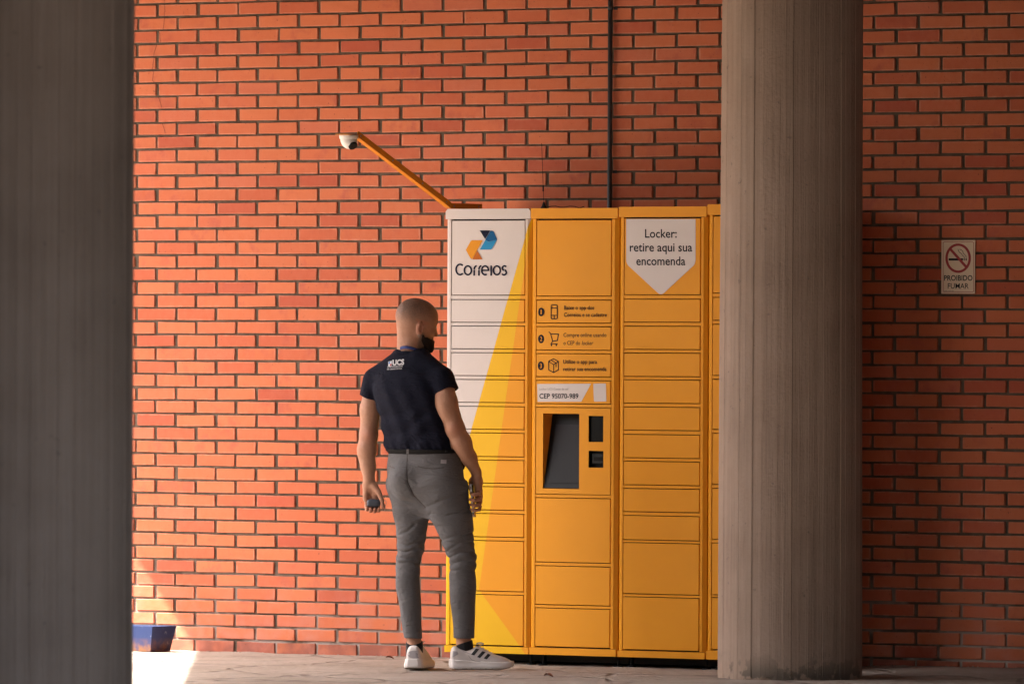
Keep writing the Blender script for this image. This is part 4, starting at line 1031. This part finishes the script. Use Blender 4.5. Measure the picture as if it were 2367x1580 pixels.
def cloth(name, col, rough=0.9, sc=900.0, sheen=0.15, var=0.25):
    t = NT(name); v = t.obco()
    c = t.mix(t.noise(v, 14.0, 4), tuple(k * (1 - var) for k in col), tuple(k * (1 + var) for k in col))
    c = t.mix(t.ramp(t.noise(v, sc, 2, 0.7), (0.35, 0.0), (0.7, 0.45)), c, tuple(min(1, k * 1.6) for k in col))
    mp = t.n('Mapping'); t.put(mp.inputs['Vector'], v); mp.inputs['Scale'].default_value = (1.0, 1.0, 2.6); mp.inputs['Rotation'].default_value = (0.0, 0.35, 0.0)
    rid = t.math('ABSOLUTE', t.math('SUBTRACT', t.noise(mp.outputs[0], 11.0, 3, 0.55, 0.6), 0.5))
    t.bump(t.math('ADD', t.math('MULTIPLY', t.noise(v, sc, 2), 0.10), t.math('MULTIPLY', t.ramp(rid, (0.0, 0.0), (0.12, 1.0)), 0.24)), 0.008)
    t.b.inputs['Sheen Weight'].default_value = sheen; t.b.inputs['Sheen Roughness'].default_value = 0.5
    return t.out(c, rough, 0.2)
M['shirt'] = cloth('navy_cotton', (0.0040, 0.0046, 0.0125), 0.9, sheen=0.0, var=0.15); M['trouser'] = cloth('grey_twill', (0.100, 0.096, 0.099), sheen=0.08, var=0.12)
M['shoe'] = simple('white_leather', (0.62, 0.57, 0.55), 0.5, 0.06); M['sole'] = simple('white_rubber', (0.66, 0.62, 0.60), 0.55, 0.06); M['outsole'] = simple('worn_rubber', (0.20, 0.165, 0.13), 0.8)
M['greypatch'] = simple('grey_suede', (0.33, 0.30, 0.31), 0.8); M['sock'] = cloth('black_sock', (0.010, 0.010, 0.011)); M['laneblue'] = simple('blue_ribbon', (0.02, 0.035, 0.16), 0.6, 0.4, 90)
shirt = raw('shirt', Vs, Qs, M['shirt'], person, True)
bvs = BVHTree.FromPolygons(Vs.tolist(), Qs.tolist())
def drape(name, quads_px, bvh, mat, parent, off=0.0012, v0=-0.6):
    """flat print given as photo pixels, laid onto the near side of a garment"""
    V, F = quads_px; W = []
    for a, b in V:
        p = PT(a, b, v0); h = bvh.ray_cast(Vector(p), Vector((0, 1, 0)))
        W.append(tuple(h[0] - Vector((0, off, 0))) if h[0] is not None else None)
    ok = [w_ for w_ in W if w_]; W = [w_ or ok[0] for w_ in W] if ok else None
    return raw(name, W, F, mat, parent, True)
def patch(corners, ox, oy, sc, n=6):     # bilinear quad
    c = [np.array(q, float) for q in corners]; V = []
    for j in range(n + 1):
        for i in range(n + 1):
            s_, t = i / n, j / n; q = (c[0] * (1 - s_) + c[1] * s_) * (1 - t) + (c[3] * (1 - s_) + c[2] * s_) * t; V.append((ox + q[0] / sc, oy + q[1] / sc))
    return V, [(j * (n + 1) + i, j * (n + 1) + i + 1, (j + 1) * (n + 1) + i + 1, (j + 1) * (n + 1) + i) for j in range(n) for i in range(n)]
def disc(cx, cy, rx, ry, ox, oy, sc, n=20):
    V = [(ox + cx / sc, oy + cy / sc)]; F = []
    for k, f in enumerate((0.5, 1.0)):
        V += [(ox + (cx + rx * f * math.cos(2 * math.pi * i / n)) / sc, oy + (cy + ry * f * math.sin(2 * math.pi * i / n)) / sc) for i in range(n)]
    for i in range(n):
        j = (i + 1) % n; F += [(0, 1 + i, 1 + j), (1 + i, 1 + n + i, 1 + n + j, 1 + j)]
    return V, F
def strokepx(pts, wd, ox, oy, sc, n=6):
    P_ = [np.array(p, float) for p in pts]; q = []
    for a, b in zip(P_[:-1], P_[1:]): q += [a + (b - a) * t for t in np.linspace(0, 1, n + 1)[:-1]]
    q.append(P_[-1]); V = []; F = []
    for i, p_ in enumerate(q):
        d = q[min(i + 1, len(q) - 1)] - q[max(i - 1, 0)]; d = d / np.linalg.norm(d); nn_ = np.array([-d[1], d[0]]) * wd / 2
        V += [(ox + (p_ + nn_)[0] / sc, oy + (p_ + nn_)[1] / sc), (ox + (p_ - nn_)[0] / sc, oy + (p_ - nn_)[1] / sc)]
    return V, [(2 * i, 2 * i + 1, 2 * i + 3, 2 * i + 2) for i in range(len(q) - 1)]
def textpx(s, x0, x1, base, cap, slope, ox, oy, sc, bold=0.0):
    V, F = text_mesh(s, bold); a, c = V[:, 0].min(), V[:, 0].max(); k = cap / cap_height()
    return [(ox + (x0 + (p_[0] - a) / (c - a) * (x1 - x0)) / sc, oy + (base - p_[1] * k - slope * (p_[0] - a) / (c - a) * (x1 - x0)) / sc) for p_ in V], F
Z1 = (780, 660, 3.92); Z2 = (780, 960, 3.92); Z3 = (820, 1280, 5.226)
M['tprint'] = simple('white_shirt_print', (0.62, 0.60, 0.60), 0.7); M['tred'] = simple('red_shirt_print', (0.42, 0.06, 0.07), 0.7); M['tblue'] = simple('blue_shirt_print', (0.12, 0.22, 0.50), 0.7)
drape('shirt_logo', textpx('UCS', 500, 606, 730, 46, 0.07, *Z1, 0.045), bvs, M['tprint'], shirt)
drape('shirt_logo', textpx('UNIVERSIDADE', 455, 592, 752, 12, 0.06, *Z1, 0.01), bvs, M['tprint'], shirt)
drape('shirt_logo', textpx('DE CAXIAS DO SUL', 452, 588, 772, 12, 0.06, *Z1, 0.01), bvs, M['tprint'], shirt)
drape('shirt_emblem', patch([(461, 698), (494, 690), (492, 736), (462, 742)], *Z1, 3), bvs, M['tprint'], shirt)
drape('shirt_emblem', patch([(464, 700), (479, 697), (478, 716), (465, 719)], *Z1, 3), bvs, M['tblue'], shirt, 0.0022)
drape('shirt_emblem', patch([(477, 718), (492, 716), (490, 734), (478, 737)], *Z1, 3), bvs, M['tred'], shirt, 0.0022)
# collar and lanyard round the neck
nx_ = (hd(0, -0.02, -0.05) - NB); nx_ = nx_ / np.linalg.norm(nx_)
def neck_ring(t, ru, rv, drop):
    c = NB + nx_ * t; out = []
    for k in range(33):
        a = 2 * math.pi * k / 32; fdir = np.array([math.sin(math.radians(30)), math.cos(math.radians(30)), 0]); rdir = np.array([fdir[1], -fdir[0], 0])
        out.append(tuple(c + rdir * ru * math.cos(a) + fdir * rv * math.sin(a) + np.array([0, 0, -drop * (1 + math.sin(a)) / 2])))
    return out
def band(pts, h, th):                     # flat ribbon ring
    V = []; F = []; n = len(pts) - 1
    cx = np.mean(np.array(pts[:-1]), 0)
    for p_ in pts[:-1]:
        p_ = np.array(p_); o = (p_ - cx) * np.array([1, 1, 0]); o = o / np.linalg.norm(o)
        for dz, do in ((-h / 2, 0), (h / 2, 0), (h / 2, -th), (-h / 2, -th)): V.append(p_ + np.array([0, 0, dz]) + o * do)
    for k in range(n):
        j = (k + 1) % n
        for e in range(4): F.append((k * 4 + e, j * 4 + e, j * 4 + (e + 1) % 4, k * 4 + (e + 1) % 4))
    return V, F
put('collar', MB().tube(neck_ring(0.034, 0.0615, 0.066, 0.045), 0.0060, 8, False), M['shirt'], shirt, True)
Vl, Fl = band(neck_ring(0.056, 0.0610, 0.0655, 0.056), 0.014, 0.002)
raw('lanyard', Vl, Fl, M['laneblue'], person, True)

# trousers --------------------------------------------------------------
ft = Field((-0.17, -0.19, 0.135), (0.31, 0.19, 1.06), 0.0031)
ft.join(loft(PELVIS, 28), 0.02)
ft.join(loft(LLEG, 0, 2.2), 0.03); ft.join(loft(RLEG, 0, 2.2), 0.03)
ft.join(ellip(PT(936, 1108, -0.045), (0.068, 0.066, 0.085)), 0.04); ft.join(ellip(PT(1022, 1112, -0.078), (0.074, 0.062, 0.088)), 0.04)
def crease(pts, sig, amp):
    pts = [PT(780 + a / 3.92, 960 + b / 3.92) for a, b in pts]
    def fn(X, Y, Z):
        best = None
        for a, b in zip(pts[:-1], pts[1:]):
            dx, dz = b[0] - a[0], b[2] - a[2]; t = np.clip(((X - a[0]) * dx + (Z - a[2]) * dz) / (dx * dx + dz * dz), 0, 1)
            d2 = (X - a[0] - t * dx) ** 2 + (Z - a[2] - t * dz) ** 2; best = d2 if best is None else np.minimum(best, d2)
        near = np.clip((0.02 - Y) / 0.03, 0, 1)
        return amp * np.exp(-best / (2 * sig * sig)) * near
    return fn
CR = [([(640, 600), (700, 720), (800, 830)], 0.007, 0.0045), ([(480, 700), (560, 770), (760, 800)], 0.006, 0.004), ([(500, 830), (640, 830)], 0.005, 0.003), ([(830, 820), (960, 760), (1150, 700)], 0.007, 0.004), ([(840, 890), (1000, 905), (1190, 860)], 0.006, 0.004),
      ([(540, 1090), (640, 1050), (700, 990)], 0.006, 0.005), ([(530, 1150), (640, 1180), (790, 1120)], 0.006, 0.005), ([(540, 1220), (620, 1240), (770, 1190)], 0.005, 0.005), ([(545, 1285), (640, 1300), (760, 1270)], 0.005, 0.005), ([(530, 1345), (640, 1330), (745, 1345)], 0.005, 0.004),
      ([(940, 1130), (1080, 1080), (1230, 1060)], 0.006, 0.004), ([(990, 1230), (1100, 1150), (1240, 1140)], 0.005, 0.004), ([(1010, 1290), (1120, 1230), (1255, 1240)], 0.005, 0.0045), ([(1010, 1350), (1130, 1310), (1262, 1320)], 0.005, 0.0045), ([(1015, 1400), (1130, 1385), (1250, 1400)], 0.005, 0.0035),
      ([(636, 480), (640, 600)], 0.005, 0.0015)]
def tr_disp(X, Y, Z):
    d = 0.0
    for pts, sg_, am in CR: d = d + crease(pts, sg_ * 0.8, am * 1.1)(X, Y, Z)
    n1 = np.sin((Z + 0.3 * X) * 2 * np.pi / 0.055 + 2.2 * np.sin(X * 30 + Y * 25)) * np.exp(-((Z - 0.55) / 0.09) ** 2) * 0.0022
    n2 = np.sin((Z * 0.6 - 0.5 * X + 0.2 * Y) * 2 * np.pi / 0.10 + 1.5 * np.sin(Z * 14)) * 0.0013
    return d + n1 + n2
ft.disp(tr_disp)
ft.cut(lambda X, Y, Z: np.maximum(0.1435 - Z + 0 * X + 0 * Y, Z - 1.031 + 0 * X + 0 * Y))
Vt, Qt = ft.mesh(2)
tro = raw('trousers', Vt, Qt, M['trouser'], person, True)
bvt = BVHTree.FromPolygons(Vt.tolist(), Qt.tolist())
M['seam'] = cloth('dark_twill_seam', (0.055, 0.047, 0.043))
drape('seam', strokepx([(636, 350), (630, 480), (637, 600), (690, 720), (800, 835)], 7, *Z2), bvt, M['seam'], tro, 0.0008)
drape('back_pocket', strokepx([(730, 462), (800, 478), (880, 482), (968, 470)], 9, *Z2), bvt, M['seam'], tro, 0.0008)
drape('back_pocket', strokepx([(462, 462), (490, 470), (522, 480)], 8, *Z2), bvt, M['seam'], tro, 0.0008)
drape('waist_label', patch([(938, 400), (990, 402), (988, 436), (936, 434)], *Z2, 3), bvt, M['greypatch'], tro, 0.0012)
fbelt = Field((-0.19, -0.17, 1.005), (0.25, 0.17, 1.07), 0.0035)
fbelt.join(loft([(w_, a, b, v, d) for w_, a, b, v, d in SHIRT_ROWS if w_ < 1.10], 28, 2.3, 0.007), 0.005)
fbelt.cut(lambda X, Y, Z: np.maximum(1.020 - Z + 0 * X + 0 * Y, Z - 1.043 + 0 * X + 0 * Y))
Vg, Qg = fbelt.mesh(1)
M['belt'] = simple('black_leather', (0.008, 0.0075, 0.0075), 0.7, spec=0.15)
belt = raw('belt', Vg, Qg, M['belt'], person, True); bvg = BVHTree.FromPolygons(Vg.tolist(), Qg.tolist())
for q_ in ([(628, 308), (650, 308), (648, 352), (626, 352)], [(972, 268), (994, 262), (1000, 322), (976, 332)]):
    V_, F_ = patch(q_, *Z2, 3); pts_ = []
    for a, b in V_:
        p_ = PT(a, b, -0.6); h = bvg.ray_cast(Vector(p_), Vector((0, 1, 0))); h2 = bvt.ray_cast(Vector(p_), Vector((0, 1, 0)))
        c_ = [x[0][1] for x in (h, h2) if x[0] is not None]; pts_.append((p_[0], (min(c_) if c_ else -0.11) - 0.003, p_[2]))
    raw('belt_loop', pts_, F_, M['trouser'], tro, True)
put('hip_pouch', MB().lathe([(0.004, -0.030), (0.016, -0.026), (0.020, -0.010), (0.020, 0.012), (0.014, 0.027), (0.004, 0.030)], tuple(z2(1118, 440, 0.02)), 16), M['belt'], person, True)

# shoes -------------------------------------------------------------------
def shoe(name, heel, yaw, label_side):
    L = 0.300; d = np.array([math.sin(yaw), math.cos(yaw), 0]); s_ = np.array([math.cos(yaw), -math.sin(yaw), 0])
    xs_ = np.array([0, .004, .012, .03, .06, .09, .13, .17, .205, .24, .27, .288, .296, .300]); hw = np.array([0.020, .029, .034, .0375, .0385, .038, .0405, .0455, .049, .048, .042, .032, .022, .010])
    hx = np.array([0, .006, .02, .04, .07, .105, .128, .15, .18, .22, .26, .285, .300]); hh_ = np.array([.066, .100, .114, .106, .095, .099, .114, .105, .089, .070, .058, .047, .030])
    fu = Field((-0.02, -0.07, -0.005), (0.325, 0.07, 0.125), 0.0034)
    def upper(X, Y, Z):
        a = np.interp(X.ravel(), xs_, hw)[:, None, None]; b = np.interp(X.ravel(), hx, hh_)[:, None, None]
        dd = ((np.abs(Y / a) ** 2.8 + np.abs(np.maximum(Z, 0) / b) ** 4.2) ** (1 / 3.2) - 1) * np.minimum(a, b)
        return np.maximum(np.maximum(dd, -X + 0.002), np.maximum(X - 0.298, 0.02 - Z))
    fu.join((upper, np.array([0, -.06, 0]), np.array([.3, .06, .12])), 0.003)
    fu.join(ellip((0.070, 0, 0.118), (0.042, 0.027, 0.030)), 0.006, 's')
    Vu, Qu = fu.mesh(2)
    fo = Field((-0.03, -0.075, -0.006), (0.335, 0.075, 0.07), 0.0034)
    def solef(X, Y, Z):
        a = np.interp(X.ravel(), xs_, hw)[:, None, None] * 1.05 + 0.0045
        bot = 0.016 * np.clip((X - 0.215) / 0.085, 0, 1) ** 2 + 0.010 * np.clip((0.035 - X) / 0.035, 0, 1) ** 2
        top = 0.040 + 0.010 * np.clip((0.12 - X) / 0.12, 0, 1) - 0.004 * np.clip((X - 0.1) / 0.2, 0, 1) + 0.006 * np.clip((X - 0.25) / 0.05, 0, 1)
        bul = 0.004 * np.sin(np.clip((Z - bot) / 0.03, 0, 1) * np.pi)
        side = np.abs(Y) - a - bul
        return np.maximum(np.maximum(side, np.maximum(-X - 0.004, X - 0.3045)), np.maximum(bot - Z, Z - top))
    fo.join((solef, np.array([-.01, -.07, 0]), np.array([.315, .07, .06])), 0.003)
    Vo, Qo = fo.mesh(2)
    base = np.array(heel)
    tw = lambda V: base + V[:, :1] * d + V[:, 1:2] * s_ + V[:, 2:3] * np.array([0, 0, 1.0])
    Vu, Vo = tw(Vu), tw(Vo)
    e = tag(link(bpy.data.objects.new('shoe', None), person, base), label_side)
    up = raw('upper', Vu, Qu, M['shoe'], e, True)
    so = raw('sole', Vo, Qo, [M['sole'], M['outsole']], e, True, face_mats=(Vo[Qo].mean(1)[:, 2] < 0.0065).astype(int))
    Fl_ = [q[::-1] for q in Qu]
    return e, up, so, Vu, Qu, d, s_, base
RS = shoe('shoe', PT(1040, 1545, -0.052) * np.array([1, 1, 0]), math.radians(84), 'white sneaker with three black stripes turned sideways')
LS = shoe('shoe', PT(954, 1545, -0.045) * np.array([1, 1, 0]), math.radians(11), 'white sneaker seen from its heel')
bR = BVHTree.FromPolygons(RS[3].tolist(), RS[4].tolist()); bL = BVHTree.FromPolygons(LS[3].tolist(), LS[4].tolist())
M['stripe'] = simple('black_stripe', (0.012, 0.012, 0.013), 0.5)
for q_ in ([(1462, 1128), (1502, 1136), (1442, 1212), (1402, 1200)], [(1538, 1160), (1580, 1170), (1512, 1242), (1476, 1230)], [(1605, 1190), (1642, 1202), (1592, 1258), (1555, 1245)]):
    drape('stripe', patch(q_, *Z3), bR, M['stripe'], RS[0], 0.0012)
drape('heel_patch', patch([(1186, 1160), (1238, 1165), (1252, 1196), (1178, 1240)], *Z3), bR, M['greypatch'], RS[0], 0.001)
drape('heel_patch', disc(722, 1206, 82, 48, *Z3), bL, M['greypatch'], LS[0], 0.001)
M['stitch'] = simple('grey_stitch', (0.27, 0.25, 0.25), 0.8)
drape('stitch', strokepx([(1262, 1128), (1330, 1172), (1402, 1196)], 5, *Z3), bR, M['stitch'], RS[0], 0.0008)
drape('stitch', strokepx([(1372, 1214), (1410, 1262), (1460, 1284), (1515, 1282)], 5, *Z3), bR, M['stitch'], RS[0], 0.0008)
for S_, an in ((RS, RANK), (LS, LANK)):
    e, up, so, Vu, Qu, d, s_, base = S_
    fk = Field(an + np.array([-0.07, -0.07, -0.10]), an + np.array([0.07, 0.07, 0.03]), 0.0034)
    fk.join(rcone(an + np.array([0, 0, -0.005]) + d * 0.004, an + np.array([0, 0, -0.08]) + d * 0.01, 0.0400, 0.0415), 0.01)
    cutn = d * 0.35 + np.array([0, 0, -0.94])
    pc = an + np.array([0, 0, -0.010])
    fk.cut(lambda X, Y, Z: (Z - pc[2]) - 0.30 * ((X - pc[0]) * d[0] + (Y - pc[1]) * d[1]))
    Vk, Qk = fk.mesh(1); raw('sock', Vk, Qk, M['sock'], person, True)
    for i in range(4):
        x_ = 0.140 + 0.019 * i; z_ = [0.112, 0.101, 0.090, 0.079][i] + 0.002
        c_ = base + d * x_ + np.array([0, 0, z_]); wd = 0.020
        put('lace', MB().tube([tuple(c_ - s_ * wd - np.array([0, 0, 0.008])), tuple(c_ - s_ * wd * 0.5), tuple(c_ + s_ * wd * 0.5), tuple(c_ + s_ * wd - np.array([0, 0, 0.008]))], 0.0028, 6), M['sole'], e, True)
    c_ = base + d * 0.143 + np.array([0, 0, 0.114])
    for sg in (-1, 1):
        put('lace', MB().tube([tuple(c_ + d * 0.012 * math.sin(a) * 1.2 + s_ * sg * 0.016 * (1 - math.cos(a)) / 1.2 + np.array([0, 0, 0.012 * math.sin(a * 0.5)])) for a in np.linspace(0, 5.2, 12)], 0.0026, 6), M['sole'], e, True)

# things in the hands ------------------------------------------------------
Rz = Matrix.Rotation(TH, 4, 'Z')
def to_world(p): return Rz @ Vector(p) + Vector(P0)
pc = z2(1226, 770, -0.064)
ph = thing('smartphone', 'slim grey smartphone held edge on in the hand beside the lockers', 'phone', tuple(to_world(pc)))
ph.rotation_euler = (0, math.radians(-5.5), TH - math.radians(7)); ABS[ph.name] = Vector((0, 0, 0))
M['phonecase'] = simple('grey_phone_frame', (0.62, 0.64, 0.66), 0.5)
put('phone_body', MB().cbox(-0.0045, 0.0045, -0.036, 0.036, -0.078, 0.078, 0.0022), M['phonecase'], ph)
put('display', MB().box(0.0046, 0.0052, -0.0335, 0.0335, -0.0745, 0.0745), M['glass'], ph)
put('camera_bump', MB().cbox(-0.0062, -0.0046, -0.030, -0.004, 0.040, 0.072, 0.0007), M['black'], ph)
for zz in (0.062, -0.060):
    put('button', MB().box(-0.0018, 0.0018, -0.0368, -0.0359, zz - 0.008, zz + 0.004), M['black'], ph)
pc = z2(328, 800, 0.036)
M['case'] = simple('blue_grey_case', (0.055, 0.065, 0.085), 0.5)
kc = thing('key_case', 'small dark blue grey pouch with a key ring held in the left hand', 'key case', tuple(to_world(pc))); kc.rotation_euler = (0, 0, TH); ABS[kc.name] = Vector((0, 0, 0))
fc = Field((-0.05, -0.05, -0.04), (0.05, 0.05, 0.04), 0.003)
fc.join((lambda X, Y, Z: (np.abs(X / 0.0325) ** 4 + np.abs(Y / 0.024) ** 4 + np.abs(Z / 0.0185) ** 4) ** 0.25 * 0.0185 - 0.0185 + 0 * X, np.array([-.04, -.03, -.02]), np.array([.04, .03, .02])), 0.003)
Vc, Qc = fc.mesh(1); raw('pouch', Vc, Qc, M['case'], kc, True)
put('key_ring', MB().tube([(0.052 + 0.009 * math.cos(a), -0.012, 0.002 + 0.011 * math.sin(a)) for a in np.linspace(0, 6.2, 16)], 0.0015, 6), M['steel'], kc, True)
put('key', MB().cbox(0.050, 0.057, -0.0135, -0.0115, -0.022, -0.006, 0.0006).box(0.052, 0.055, -0.013, -0.012, -0.036, -0.021), M['steel'], kc)

# ------------------------------------------------------------------ dry leaves on the floor
M['leaf'] = simple('dry_leaf', (0.16, 0.055, 0.030), 0.8, 0.3, 60)
def leaf(px, py, L, rot, label):
    q = on_z(px, py, ZF); z = float(ground_z(np.array(q[0]), np.array(q[1]))); V = []; F = []
    n = 9
    for i in range(n):
        s_ = i / (n - 1); wd = 0.36 * L * math.sin(math.pi * s_) ** 0.8; x_ = (s_ - 0.5) * L
        for t in (-1, 0, 1):
            V.append((q[0] + x_ * math.cos(rot) - t * wd * math.sin(rot), q[1] + x_ * math.sin(rot) + t * wd * math.cos(rot), z + 0.003 + 0.20 * L * abs(t) * math.sin(s_ * 3) + 0.10 * L * math.sin(s_ * 4.2)))
    for i in range(n - 1):
        for t in (0, 1): F.append((i * 3 + t, (i + 1) * 3 + t, (i + 1) * 3 + t + 1, i * 3 + t + 1))
    me = raw('fallen_leaf', V, F, M['leaf'], None, True); tag(me, label, 'leaf', 'dry leaves on the floor')
leaf(901, 1519, 0.045, 0.4, 'small curled reddish brown leaf at the foot of the brick wall')
leaf(1268, 1561, 0.050, 0.2, 'small flat dark brown leaf on the floor in front of the lockers')
